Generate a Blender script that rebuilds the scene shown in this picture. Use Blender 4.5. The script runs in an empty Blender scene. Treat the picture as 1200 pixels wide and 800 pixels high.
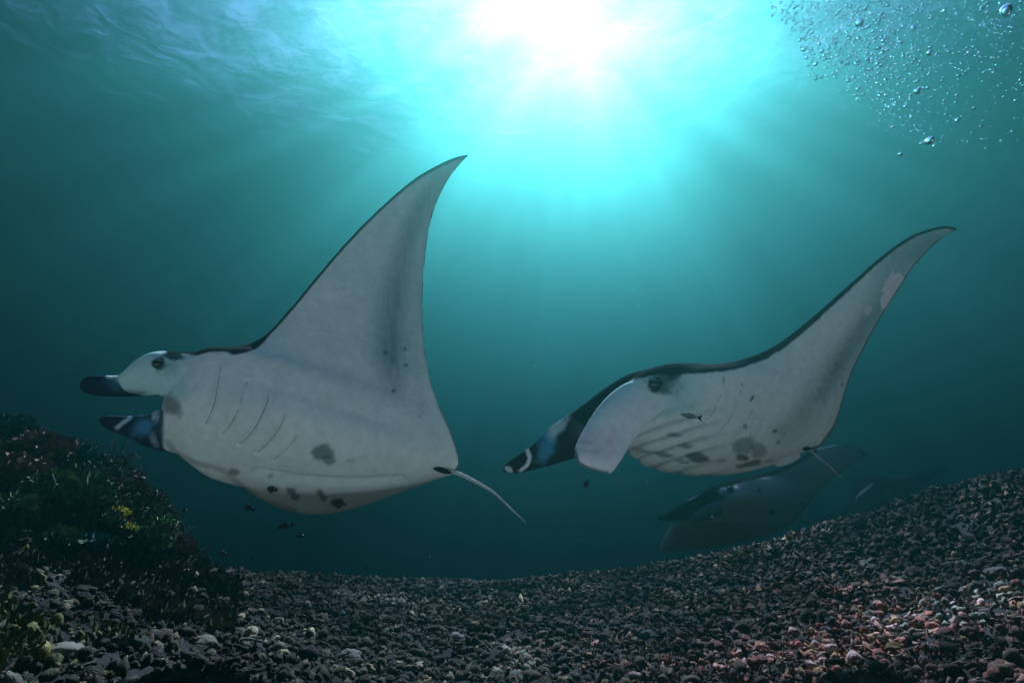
import bpy, bmesh, math, random
import numpy as np
from mathutils import Vector, Matrix, noise
from mathutils.bvhtree import BVHTree
from mathutils.kdtree import KDTree

S = bpy.context.scene
R = math.radians
random.seed(7)
rng = np.random.default_rng(7)
C = S.collection

# ------------------------------------------------------------------ camera
PITCH = 22.8
F = 655.0                                  # focal length in pixels of a 1200 px wide frame
cam = bpy.data.cameras.new('camera')
cam_o = bpy.data.objects.new('camera', cam)
C.objects.link(cam_o)
S.camera = cam_o
cam.sensor_width = 36
cam.lens = 36 * F / 1200
cam.clip_start = 0.05
cam.clip_end = 500
CAM = Vector((0, 0, .5))
cam_o.location = CAM
cam_o.rotation_euler = (R(90 + PITCH), 0, 0)
CM = cam_o.rotation_euler.to_matrix()
CMI = CM.transposed()

# ------------------------------------------------------------------ light: daylight above the sea
SUN_EL, SUN_AZ = 53.0, 8.0
w = bpy.data.worlds.new('World')
S.world = w
w.use_nodes = True
sky = w.node_tree.nodes.new('ShaderNodeTexSky')
sky.sky_type = 'NISHITA'
sky.sun_disc = False
sky.dust_density = .15
sky.sun_elevation = R(SUN_EL)
sky.sun_rotation = R(SUN_AZ)
w.node_tree.links.new(sky.outputs[0], w.node_tree.nodes['Background'].inputs[0])
w.node_tree.nodes['Background'].inputs[1].default_value = .05
sl = bpy.data.lights.new('sun', 'SUN')
sl.energy = 5
sl.angle = R(.5)
sl.color = (1, .95, .86)
sun_o = bpy.data.objects.new('sun', sl)
C.objects.link(sun_o)
SD = Vector((math.sin(R(SUN_AZ)) * math.cos(R(SUN_EL)), math.cos(R(SUN_AZ)) * math.cos(R(SUN_EL)), math.sin(R(SUN_EL))))
sun_o.rotation_euler = SD.to_track_quat('Z', 'Y').to_euler()
sun_o.location = SD * 60
S.view_settings.view_transform = 'Standard'
S.view_settings.look = 'None'
S.view_settings.exposure = 4.85
S.view_settings.gamma = 1
S.render.engine = 'CYCLES'
cy = S.cycles
cy.use_denoising = True
cy.denoiser = 'OPENIMAGEDENOISE'
cy.volume_bounces = 1
cy.max_bounces = 8
cy.transparent_max_bounces = 12
cy.caustics_refractive = False
cy.caustics_reflective = False

# the water
WATER_TOP = 10.0
WATER_DENSITY = .19
WATER_G = .84
WATER_COLOR = (.010, .059, .050)

# ------------------------------------------------------------------ helpers
DSC = 1.0
def P(px, py, d):
    """a point of the world at depth d in front of the lens"""
    d = d * DSC
    return CM @ Vector(((px - 600) / F * d, -(py - 400) / F * d, -d)) + CAM

def pix(v):
    q = CMI @ (Vector(v) - CAM)
    return 600 - F * q.x / q.z, 400 + F * q.y / q.z

def pix_np(V):
    q = (V - np.array(CAM)) @ np.array(CMI).T
    return 600 - F * q[:, 0] / q[:, 2], 400 + F * q[:, 1] / q[:, 2]

def link(name, me, m=None, parent=None, smooth=True):
    o = bpy.data.objects.new(name, me)
    C.objects.link(o)
    if m is not None and not me.materials:
        me.materials.append(m)
    if parent is not None:
        o.parent = parent
        o.matrix_parent_inverse = parent.matrix_basis.inverted()
    if smooth and len(me.polygons):
        me.polygons.foreach_set('use_smooth', [True] * len(me.polygons))
    return o

def mesh_from(name, V, Fs, cols=None):
    me = bpy.data.meshes.new(name)
    me.from_pydata([tuple(v) for v in V], [], [tuple(int(i) for i in f) for f in Fs])
    if cols is not None:
        set_col(me, cols)
    me.update()
    return me

def set_col(me, cols):
    a = me.color_attributes.new('pigment', 'FLOAT_COLOR', 'POINT')
    c = np.ones((len(me.vertices), 4), np.float32)
    c[:, :3] = cols
    a.data.foreach_set('color', c.ravel())

def tri_mesh(name, V, T, cols=None):
    """fast triangle mesh from numpy arrays"""
    me = bpy.data.meshes.new(name)
    V = np.asarray(V, np.float32)
    T = np.asarray(T, np.int32)
    me.vertices.add(len(V))
    me.vertices.foreach_set('co', V.ravel())
    me.loops.add(T.size)
    me.loops.foreach_set('vertex_index', T.ravel())
    me.polygons.add(len(T))
    k = T.shape[1]
    me.polygons.foreach_set('loop_start', np.arange(0, T.size, k, dtype=np.int32))
    me.polygons.foreach_set('loop_total', np.full(len(T), k, np.int32))
    me.update(calc_edges=True)
    if cols is not None:
        set_col(me, cols)
    return me

def empty(name, loc, label, cat, group=None):
    o = bpy.data.objects.new(name, None)
    C.objects.link(o)
    o.location = loc
    o.empty_display_size = .1
    tag(o, label, cat, group)
    return o

def tag(o, label=None, cat=None, group=None, kind=None):
    if label: o['label'] = label
    if cat: o['category'] = cat
    if group: o['group'] = group
    if kind: o['kind'] = kind
    return o

def new_mat(name):
    m = bpy.data.materials.new(name)
    m.use_nodes = True
    t = m.node_tree
    return m, t, t.nodes['Principled BSDF']

def pigment_mat(name, rough=.6, spec=.3, mottled=.25, scale=30, bump=.0, bump_scale=60, detail=6, tint=None):
    """colour comes from the 'pigment' attribute (or tint) broken up by noise"""
    m, t, b = new_mat(name)
    N, L = t.nodes.new, t.links.new
    b.inputs['Roughness'].default_value = rough
    b.inputs['Specular IOR Level'].default_value = spec
    tc = N('ShaderNodeTexCoord')
    if tint is None:
        src = N('ShaderNodeAttribute')
        src.attribute_name = 'pigment'
        col = src.outputs['Color']
    else:
        src = N('ShaderNodeRGB')
        src.outputs[0].default_value = (*tint, 1)
        col = src.outputs[0]
    nz = N('ShaderNodeTexNoise')
    nz.inputs['Scale'].default_value = scale
    nz.inputs['Detail'].default_value = detail
    nz.inputs['Roughness'].default_value = .65
    L(tc.outputs['Object'], nz.inputs['Vector'])
    mr = N('ShaderNodeMapRange')
    mr.inputs[1].default_value = .3
    mr.inputs[2].default_value = .7
    mr.inputs[3].default_value = 1 - mottled
    mr.inputs[4].default_value = 1 + mottled
    L(nz.outputs[0], mr.inputs[0])
    mx = N('ShaderNodeVectorMath')
    mx.operation = 'SCALE'
    L(col, mx.inputs[0])
    L(mr.outputs[0], mx.inputs['Scale'])
    L(mx.outputs[0], b.inputs['Base Color'])
    if bump:
        n2 = N('ShaderNodeTexNoise')
        n2.inputs['Scale'].default_value = bump_scale
        n2.inputs['Detail'].default_value = 5
        L(tc.outputs['Object'], n2.inputs['Vector'])
        bp = N('ShaderNodeBump')
        bp.inputs['Distance'].default_value = bump
        bp.inputs['Strength'].default_value = 1
        L(n2.outputs[0], bp.inputs['Height'])
        L(bp.outputs[0], b.inputs['Normal'])
    return m

def smoothstep(a, b, x):
    t = np.clip((x - a) / (b - a), 0, 1)
    return t * t * (3 - 2 * t)

# cheap vectorised value noise
_perm = rng.random((64, 64, 64)).astype(np.float32)
def vnoise(X, Y, Z=0.0):
    X = np.asarray(X, float); Y = np.asarray(Y, float); Z = np.zeros_like(X) + Z
    xi, yi, zi = np.floor(X).astype(int), np.floor(Y).astype(int), np.floor(Z).astype(int)
    fx, fy, fz = X - xi, Y - yi, Z - zi
    fx, fy, fz = [f * f * (3 - 2 * f) for f in (fx, fy, fz)]
    def g(a, b, c): return _perm[(xi + a) % 64, (yi + b) % 64, (zi + c) % 64]
    r = 0
    for a in (0, 1):
        for b in (0, 1):
            for c in (0, 1):
                r = r + g(a, b, c) * (fx if a else 1 - fx) * (fy if b else 1 - fy) * (fz if c else 1 - fz)
    return r
def fbm(X, Y, Z=0.0, oct=4):
    r, a, s = 0, .5, 1
    for k in range(oct):
        r = r + a * vnoise(X * s + 7 * k, Y * s + 3 * k, Z * s)
        a *= .5; s *= 2.03
    return r

# ------------------------------------------------------------------ water body and surface
def build_water():
    m = bpy.data.materials.new('sea_water')
    m.use_nodes = True
    t = m.node_tree
    t.nodes.clear()
    o = t.nodes.new('ShaderNodeOutputMaterial')
    v = t.nodes.new('ShaderNodeVolumePrincipled')
    t.links.new(v.outputs[0], o.inputs['Volume'])
    v.inputs['Density'].default_value = WATER_DENSITY
    v.inputs['Anisotropy'].default_value = WATER_G
    v.inputs['Color'].default_value = (*WATER_COLOR, 1)
    v.inputs['Absorption Color'].default_value = (0, .004, .045, 1)
    X, Z0, Z1 = 75, -4.5, WATER_TOP
    vs = [(x, y, z) for x in (-X, X) for y in (-X, X) for z in (Z0, Z1)]
    f = [(0, 1, 3, 2), (4, 6, 7, 5), (0, 4, 5, 1), (2, 3, 7, 6), (0, 2, 6, 4), (1, 5, 7, 3)]
    o = link('haze', mesh_from('haze', vs, f), m, smooth=False)
    tag(o, 'blue green water filling the whole scene', kind='stuff')

    # rippled surface seen from below: bright inside the window overhead, mirror-like beyond it
    m = bpy.data.materials.new('sea_surface')
    m.use_nodes = True
    t = m.node_tree
    t.nodes.clear()
    N, L = t.nodes.new, t.links.new
    o = N('ShaderNodeOutputMaterial')
    tr = N('ShaderNodeBsdfTransparent')
    rf = N('ShaderNodeBsdfRefraction')
    gl = N('ShaderNodeBsdfGlossy')
    rf.inputs['Roughness'].default_value = .2
    rf.inputs['IOR'].default_value = 1.02
    gl.inputs['Roughness'].default_value = .3
    tc = N('ShaderNodeTexCoord')
    nt = N('ShaderNodeTexNoise')
    nt.inputs['Scale'].default_value = 1.5
    nt.inputs['Detail'].default_value = 6
    nt.inputs['Distortion'].default_value = .4
    L(tc.outputs['Object'], nt.inputs['Vector'])
    bp = N('ShaderNodeBump')
    bp.inputs['Distance'].default_value = .04
    bp.inputs['Strength'].default_value = 1
    L(nt.outputs[0], bp.inputs['Height'])
    L(bp.outputs[0], rf.inputs['Normal'])
    L(bp.outputs[0], gl.inputs['Normal'])
    ge = N('ShaderNodeNewGeometry')
    dt = N('ShaderNodeVectorMath'); dt.operation = 'DOT_PRODUCT'
    L(ge.outputs['Incoming'], dt.inputs[0]); L(bp.outputs[0], dt.inputs[1])
    ab = N('ShaderNodeMath'); ab.operation = 'ABSOLUTE'; L(dt.outputs['Value'], ab.inputs[0])
    fr = N('ShaderNodeMapRange'); fr.interpolation_type = 'SMOOTHSTEP'      # wave-blurred edge of the overhead window
    fr.inputs[1].default_value = .88; fr.inputs[2].default_value = .62
    L(ab.outputs[0], fr.inputs[0])
    cr = N('ShaderNodeValToRGB')                       # waves focus and spread the sun: shafts in the water
    cr.color_ramp.elements[0].position = .41
    cr.color_ramp.elements[1].position = .59
    cr.color_ramp.elements[0].color = (.42, .42, .42, 1)
    cr.color_ramp.elements[1].color = (1, 1, 1, 1)
    L(nt.outputs[0], cr.inputs[0])
    L(cr.outputs[0], tr.inputs[0])
    m1 = N('ShaderNodeMixShader')
    m1.inputs[0].default_value = .08
    L(tr.outputs[0], m1.inputs[1])
    L(rf.outputs[0], m1.inputs[2])
    m2 = N('ShaderNodeMixShader')
    L(fr.outputs[0], m2.inputs[0])
    L(m1.outputs[0], m2.inputs[1])
    L(gl.outputs[0], m2.inputs[2])
    L(m2.outputs[0], o.inputs[0])
    n = 121
    xs = np.linspace(-75, 75, n)
    X, Y = np.meshgrid(xs, xs)
    Z = WATER_TOP + .35 + .18 * (fbm(X * .35, Y * .35, 3.3, 3) - .45)
    V = np.stack([X.ravel(), Y.ravel(), Z.ravel()], 1)
    i = np.arange(n - 1)[:, None] * n + np.arange(n - 1)[None, :]
    i = i.ravel()
    T = np.stack([i, i + n, i + n + 1, i + 1], 1)
    s = link('sea_surface', tri_mesh('sea_surface', V, T), m)
    tag(s, 'rippled underside of the sea surface with bright sun above', kind='structure')
build_water()

# ------------------------------------------------------------------ sea bed
PX = [0, 40, 75, 100, 130, 165, 200, 230, 262, 330, 450, 600, 750, 900, 1050, 1200]
Y34 = [648, 655, 662, 668, 675, 682, 692, 705, 722, 745, 768, 776, 772, 757, 735, 705]
Y44 = [514, 520, 538, 538, 566, 594, 630, 660, 680, 704, 722, 730, 725, 706, 680, 645]
Y65 = [560, 580, 600, 605, 620, 640, 655, 665, 670, 675, 680, 682, 669, 639, 597, 555]
AZ = []
Z34, Z44, Z65 = [], [], []
for i, px in enumerate(PX):
    v = P(px, 675, 1) - CAM
    AZ.append(math.atan2(v.x, v.y))
    for ys, r, out in ((Y34, 3.4, Z34), (Y44, 4.4, Z44), (Y65, 6.5, Z65)):
        v = P(px, ys[i], 1) - CAM
        out.append(.5 + r * v.z / math.hypot(v.x, v.y))
AZ = np.array(AZ)
def terrain(X, Y):
    X = np.asarray(X, float); Y = np.asarray(Y, float)
    az = np.arctan2(X, Y)
    r = np.hypot(X, Y)
    fade = 1 - smoothstep(R(60), R(110), np.abs(az))
    a = np.clip(az, AZ[0], AZ[-1])
    z34, z44, z65 = [np.interp(a, AZ, z) for z in (Z34, Z44, Z65)]
    z0 = np.zeros_like(r)
    z20 = z34 * .28
    z9 = z65 - .55
    kr = [0, 1.0, 2.1, 3.4, 4.4, 6.5, 9, 16, 200]
    kz = [z0, z0, z20, z34, z44, z65, z9, z65 * 0 - 2.2, z65 * 0 - 2.6]
    z = np.zeros_like(r)
    for i in range(len(kr) - 1):
        m = (r >= kr[i]) & (r < kr[i + 1])
        t = (r - kr[i]) / (kr[i + 1] - kr[i])
        if kr[i] >= 3.4 and kr[i] < 6.5:
            t = t * t * (3 - 2 * t) * .6 + t * .4
        z = np.where(m, kz[i] * (1 - t) + kz[i + 1] * t, z)
    z = z * fade
    near = 1 - smoothstep(8, 14, r)
    rough = .05 + .36 * smoothstep(3.1, 3.8, r) * (1 - smoothstep(-.55, -.4, az)) * (1 - smoothstep(5, 7, r))
    z = z + near * rough * (fbm(X * 2.6 + 40, Y * 2.6 + 40, 1.7, 4) - .53) * (az < R(75)) * (az > R(-75)) * smoothstep(.6, 1.6, r)
    z = z + .1 * (fbm(X * 5 + 11, Y * 5 + 31, 2.6, 3) - .45) * near * smoothstep(1.0, 1.8, r) * (np.abs(az) < R(75))
    z = z + .02 * (fbm(X * 9 + 90, Y * 9 + 90, 5.1, 2) - .4) * near
    return z

def build_seabed():
    azf = np.linspace(R(-58), R(58), 480)
    azb = np.linspace(R(58), R(302), 110)[1:-1]
    az = np.concatenate([azf, azb])
    r = np.concatenate([[.05], np.geomspace(.3, 10, 235), np.geomspace(10.5, 70, 30)])
    A, Rr = np.meshgrid(az, r)
    X, Y = Rr * np.sin(A), Rr * np.cos(A)
    Z = terrain(X, Y)
    n, k = len(az), len(r)
    V = np.stack([X.ravel(), Y.ravel(), Z.ravel()], 1)
    i, j = np.meshgrid(np.arange(k - 1), np.arange(n), indexing='ij')
    a = (i * n + j).ravel(); b = (i * n + (j + 1) % n).ravel()
    T = np.stack([a, a + n, b + n, b], 1)
    me = tri_mesh('seabed', V, T)
    m, t, bs = new_mat('seabed_rubble_and_bounce_sand')
    N, L = t.nodes.new, t.links.new
    bs.inputs['Roughness'].default_value = .9
    bs.inputs['Specular IOR Level'].default_value = .15
    tc = N('ShaderNodeTexCoord')
    n1 = N('ShaderNodeTexNoise'); n1.inputs['Scale'].default_value = 14; n1.inputs['Detail'].default_value = 8
    n1.inputs['Roughness'].default_value = .7
    L(tc.outputs['Object'], n1.inputs['Vector'])
    cr = N('ShaderNodeValToRGB')
    e = cr.color_ramp.elements
    e[0].position = .36; e[0].color = (.006, .007, .007, 1)
    e[1].position = .75; e[1].color = (.02, .02, .018, 1)
    x = e.new(.55); x.color = (.011, .011, .010, 1)
    L(n1.outputs[0], cr.inputs[0])
    # unseen pale sand added below and behind the camera, bouncing light onto the bellies
    sx = N('ShaderNodeSeparateXYZ'); L(tc.outputs['Object'], sx.inputs[0])
    n2 = N('ShaderNodeTexNoise'); n2.inputs['Scale'].default_value = 1.6; n2.inputs['Detail'].default_value = 4
    L(tc.outputs['Object'], n2.inputs['Vector'])
    ad = N('ShaderNodeMath'); ad.operation = 'ADD'; L(sx.outputs[1], ad.inputs[0]); L(n2.outputs[0], ad.inputs[1])
    mr = N('ShaderNodeMapRange'); mr.inputs[1].default_value = 2.0; mr.inputs[2].default_value = 1.8
    L(ad.outputs[0], mr.inputs[0])
    n3 = N('ShaderNodeTexNoise'); n3.inputs['Scale'].default_value = 60; n3.inputs['Detail'].default_value = 4
    L(tc.outputs['Object'], n3.inputs['Vector'])
    c3 = N('ShaderNodeValToRGB'); c3.color_ramp.elements[0].color = (.52, .50, .40, 1); c3.color_ramp.elements[1].color = (.74, .72, .6, 1)
    L(n3.outputs[0], c3.inputs[0])
    mx = N('ShaderNodeMix'); mx.data_type = 'RGBA'
    L(mr.outputs[0], mx.inputs[0]); L(cr.outputs[0], mx.inputs[6]); L(c3.outputs[0], mx.inputs[7])
    L(mx.outputs[2], bs.inputs['Base Color'])
    bp = N('ShaderNodeBump'); bp.inputs['Distance'].default_value = .02
    L(n1.outputs[0], bp.inputs['Height']); L(bp.outputs[0], bs.inputs['Normal'])
    o = link('seabed', me, m)
    tag(o, 'dark coral rubble sea bed rising to a crest', kind='structure')
    return o
seabed = build_seabed()
_v = np.empty(len(seabed.data.vertices) * 3, np.float32)
seabed.data.vertices.foreach_get('co', _v)
ground_bvh = BVHTree.FromPolygons([tuple(v) for v in _v.reshape(-1, 3)], [tuple(p.vertices) for p in seabed.data.polygons])
def ground_at(px, py):
    d = (P(px, py, 1) - CAM).normalized()
    h = ground_bvh.ray_cast(CAM, d)
    return h[0], h[1]
def gz(x, y): return float(terrain(np.array([x]), np.array([y]))[0])

# ------------------------------------------------------------------ rubble
def ico(sub):
    bm = bmesh.new()
    bmesh.ops.create_icosphere(bm, subdivisions=sub, radius=1)
    V = np.array([v.co[:] for v in bm.verts]); T = np.array([[v.index for v in f.verts] for f in bm.faces])
    bm.free()
    return V, T
def lump(sub, seed, rough=.45):
    V, T = ico(sub)
    n = fbm(V[:, 0] * 1.7 + seed * 3.1 + 10, V[:, 1] * 1.7 + 20, V[:, 2] * 1.7 + seed, 3)
    V = V * (1 + rough * 2 * (n - .45))[:, None]
    V *= np.array([1, random.uniform(.55, .95), random.uniform(.4, .75)])
    return V, T
def finger(seed):
    """a snapped branch of coral: a knobbly bent stick"""
    k, n = 6, 6
    V = []
    for i in range(n):
        u = i / (n - 1)
        rad = (.28 + .08 * math.sin(seed * 7 + i * 2.4)) * (1 - .35 * u)
        cx, cy = .25 * math.sin(u * 3 + seed), .2 * math.cos(u * 2.4 + seed)
        for j in range(k):
            a = 2 * math.pi * j / k
            V.append((2 * u - 1, cx + rad * math.cos(a), cy + rad * math.sin(a)))
    T = []
    for i in range(n - 1):
        for j in range(k):
            a, b = i * k + j, i * k + (j + 1) % k
            T += [(a, b, b + k), (a, b + k, a + k)]
    V += [(-1.1, V[0][1] - .2, 0), (1.15, V[-1][1], 0)]
    for j in range(k):
        T.append((len(V) - 2, (j + 1) % k, j)); T.append((len(V) - 1, (n - 1) * k + j, (n - 1) * k + (j + 1) % k))
    return np.array(V), np.array(T)
def chunk(seed, sub=1, flat=.7, jit=.3):
    V, T = ico(sub)
    r_ = np.random.default_rng(seed)
    V = V * (1 + jit * r_.normal(size=len(V)))[:, None].clip(.45, 1.6)
    return V * np.array([1, r_.uniform(.5, .95), flat * r_.uniform(.5, 1.0)]), T
def tiny(seed):
    r_ = np.random.default_rng(seed)
    V = np.array([(1, 0, 0), (-1, 0, 0), (0, 1, 0), (0, -1, 0), (0, 0, 1), (0, 0, -1), (.6, .6, .5), (-.6, -.5, .6)], float)
    V *= r_.uniform(.55, 1.25, (8, 1)) * np.array([1, r_.uniform(.5, 1), r_.uniform(.35, 1)])
    T = np.array([(0, 2, 6), (2, 4, 6), (4, 0, 6), (1, 7, 3), (1, 4, 7), (4, 3, 7), (4, 2, 1), (4, 3, 0), (5, 2, 0), (5, 1, 2), (5, 3, 1), (5, 0, 3)])
    T[7] = (4, 3, 0)
    return V, T
def twig(seed):
    """a forked scrap of branching coral"""
    r_ = np.random.default_rng(seed)
    V, T = [], []
    def arm(a, b, ra, rb):
        o_ = len(V)
        a, b = np.array(a), np.array(b)
        d = (b - a) / np.linalg.norm(b - a)
        x = np.cross(d, (.3, .2, .9)); x /= np.linalg.norm(x); y = np.cross(d, x)
        for c_, rr in ((a, ra), (b, rb)):
            for k in range(4):
                V.append(c_ + rr * (math.cos(k * 1.571) * x + math.sin(k * 1.571) * y))
        for k in range(4):
            p, q = o_ + k, o_ + (k + 1) % 4
            T.extend([(p, q, q + 4), (p, q + 4, p + 4)])
        T.extend([(o_, o_ + 2, o_ + 1), (o_, o_ + 3, o_ + 2), (o_ + 4, o_ + 5, o_ + 6), (o_ + 4, o_ + 6, o_ + 7)])
    arm((-1.1, 0, 0), (.1, .1, 0), .24, .2)
    arm((0, .05, 0), (.9, .6 * r_.uniform(.4, 1), .3), .2, .13)
    arm((0, .05, 0), (1.0, -.55 * r_.uniform(.3, 1), -.1), .2, .12)
    arm((-.5, 0, 0), (-.3, .3, .6), .17, .1)
    return np.array(V), np.array(T)
near_shapes = [chunk(s + 60, 2, .8, .1) for s in range(3)] + [finger(s) for s in range(3)] + [lump(2, s + 9, .8) for s in range(3)] + [chunk(s + 80, 1, .8, .22) for s in range(4)] + [twig(s + 70) for s in range(2)]
near_lo = [chunk(s) for s in range(4)] + [chunk(s + 120, 2, .95, .13) for s in range(5)] + [chunk(s + 30, 1, .35, .2) for s in range(2)] + [twig(s) for s in range(3)] + [finger(s + 5) for s in range(2)] + [tiny(s) for s in range(9)]
far_shapes = [tiny(s + 40) for s in range(12)] + [twig(9)]

def region_color(X, Y, n):
    """pigment of the rubble: mostly dark turf, olive algae left and pink coralline crust right, both warmed and lightened as if strobe-lit"""
    base = np.array([[.030, .032, .030], [.018, .020, .021], [.055, .055, .048], [.10, .10, .085], [.24, .235, .20], [.04, .05, .035], [.07, .055, .045]])
    c = base[rng.choice(7, n, p=[.27, .32, .14, .09, .06, .07, .05])]
    azw = smoothstep(-.3, .35, np.arctan2(X, Y))[:, None]
    c = c * (np.array([1.3, 1.18, .78]) + azw * np.array([.5, -.02, -.05]))
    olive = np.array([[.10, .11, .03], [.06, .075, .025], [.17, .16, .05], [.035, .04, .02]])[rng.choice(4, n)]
    pink = 1.4 * np.array([[.24, .095, .07], [.17, .06, .04], [.28, .15, .11], [.10, .065, .05], [.19, .125, .06], [.035, .025, .024], [.3, .2, .18]])[rng.choice(7, n, p=[.2, .17, .14, .14, .1, .15, .1])]  # corner crusts lighter and warmer: camera strobe light put into their pigment
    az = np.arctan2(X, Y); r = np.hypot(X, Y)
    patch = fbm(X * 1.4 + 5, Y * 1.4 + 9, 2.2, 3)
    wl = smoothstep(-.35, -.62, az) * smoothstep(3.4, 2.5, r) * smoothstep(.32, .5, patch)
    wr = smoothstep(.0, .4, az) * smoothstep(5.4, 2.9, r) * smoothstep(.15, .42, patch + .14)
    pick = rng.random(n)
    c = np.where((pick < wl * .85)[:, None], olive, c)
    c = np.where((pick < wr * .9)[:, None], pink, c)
    sandy = smoothstep(.5, .62, fbm(X * 2.1 + 31, Y * 2.1 + 17, 4.2, 3))
    c = np.where((rng.random(n) < sandy * .45)[:, None], np.array([.19, .19, .14]), c)
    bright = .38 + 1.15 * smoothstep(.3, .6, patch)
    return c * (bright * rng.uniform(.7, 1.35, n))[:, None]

def rand_rot(n):
    q = rng.normal(size=(n, 4)); q /= np.linalg.norm(q, axis=1)[:, None]
    w_, x, y, z = q.T
    return np.stack([np.stack([1 - 2 * (y * y + z * z), 2 * (x * y - z * w_), 2 * (x * z + y * w_)], 1),
                     np.stack([2 * (x * y + z * w_), 1 - 2 * (x * x + z * z), 2 * (y * z - x * w_)], 1),
                     np.stack([2 * (x * z - y * w_), 2 * (y * z + x * w_), 1 - 2 * (x * x + y * y)], 1)], 1)

def scatter(n, r0, r1, power, shapes, smin, smax, name, m, az0=-47, az1=47, skew=2.2):
    u = rng.random(n)
    r = (r0 ** power + u * (r1 ** power - r0 ** power)) ** (1 / power)
    az = rng.uniform(R(az0), R(az1), n)
    X, Y = r * np.sin(az), r * np.cos(az)
    Z = terrain(X, Y)
    size = (smin + (smax - smin) * rng.random(n) ** skew) * (1 + .06 * np.clip(r - 3, 0, 5))
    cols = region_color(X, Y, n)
    M = rand_rot(n)
    kind = rng.integers(0, len(shapes), n)
    Vs, Ts, Cs, off = [], [], [], 0
    for k, (sv, st) in enumerate(shapes):
        idx = np.where(kind == k)[0]
        if not len(idx): continue
        v = np.einsum('nij,kj->nki', M[idx], sv) * size[idx][:, None, None]
        v += np.stack([X[idx], Y[idx], Z[idx] + size[idx] * .25], 1)[:, None, :]
        nv = len(sv)
        t = st[None] + (off + np.arange(len(idx)) * nv)[:, None, None]
        Vs.append(v.reshape(-1, 3)); Ts.append(t.reshape(-1, 3)); Cs.append(np.repeat(cols[idx], nv, 0))
        off += nv * len(idx)
    me = tri_mesh(name, np.concatenate(Vs), np.concatenate(Ts), np.concatenate(Cs))
    o = link(name, me, m, smooth=True)
    return o

rub_mat = pigment_mat('coral_rubble', rough=.85, spec=.2, mottled=.55, scale=55, bump=.012, bump_scale=170)
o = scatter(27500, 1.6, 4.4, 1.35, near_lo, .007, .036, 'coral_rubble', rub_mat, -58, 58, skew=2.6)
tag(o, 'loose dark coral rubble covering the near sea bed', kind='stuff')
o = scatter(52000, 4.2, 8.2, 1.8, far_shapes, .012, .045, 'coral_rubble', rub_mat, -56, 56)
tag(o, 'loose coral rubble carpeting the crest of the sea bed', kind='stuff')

# the rubble pieces that show largest, one object each
def build_stones():
    metas = []
    for k in range(36):
        sv, st = near_shapes[k % len(near_shapes)]
        zone = k % 3
        X = np.array([[-1.9], [0.], [1.9]][zone] * 1) ; Y = np.array([2.0 if zone != 1 else 3.])
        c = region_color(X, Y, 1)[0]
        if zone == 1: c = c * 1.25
        me = tri_mesh('rubble_stone', sv, st, np.tile(c, (len(sv), 1)))
        me.materials.append(rub_mat)
        me.polygons.foreach_set('use_smooth', [True] * len(me.polygons))
        metas.append((zone, me))
    for i in range(270):
        az = random.uniform(R(-45), R(45))
        r = (2.0 ** 1.3 + random.random() * (4.6 ** 1.3 - 2.0 ** 1.3)) ** (1 / 1.3)
        zone = 0 if (az < -.5 and r < 3.2) else 2 if (az > .3 and r < 3.6) else 1
        me = random.choice([m_ for z_, m_ in metas if z_ == zone])
        o = bpy.data.objects.new('rubble_stone', me)
        C.objects.link(o)
        x, y = r * math.sin(az), r * math.cos(az)
        s = random.uniform(.018, .046) * (1 + .1 * max(0, r - 3))
        o.location = (x, y, gz(x, y) + s * .35)
        o.scale = (s, s, s)
        o.rotation_euler = [random.uniform(0, 6.28) for _ in range(3)]
        o.parent = seabed
build_stones()

# ------------------------------------------------------------------ mantas
def catmull(pts, n):
    pts = np.asarray(pts, float)
    d = np.linalg.norm(np.diff(pts[:, :3], axis=0), axis=1) ** .5
    k = np.concatenate([[0], np.cumsum(np.maximum(d, 1e-6))])
    m = np.zeros_like(pts)
    for i in range(len(pts)):
        a, b = max(i - 1, 0), min(i + 1, len(pts) - 1)
        m[i] = (pts[b] - pts[a]) / (k[b] - k[a])
    u = np.linspace(0, k[-1], n)
    i = np.clip(np.searchsorted(k, u, side='right') - 1, 0, len(pts) - 2)
    h = (k[i + 1] - k[i])[:, None]
    t = ((u - k[i])[:, None]) / h
    return ((2 * t**3 - 3 * t**2 + 1) * pts[i] + (t**3 - 2 * t**2 + t) * h * m[i]
            + (-2 * t**3 + 3 * t**2) * pts[i + 1] + (t**3 - t**2) * h * m[i + 1])

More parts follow.
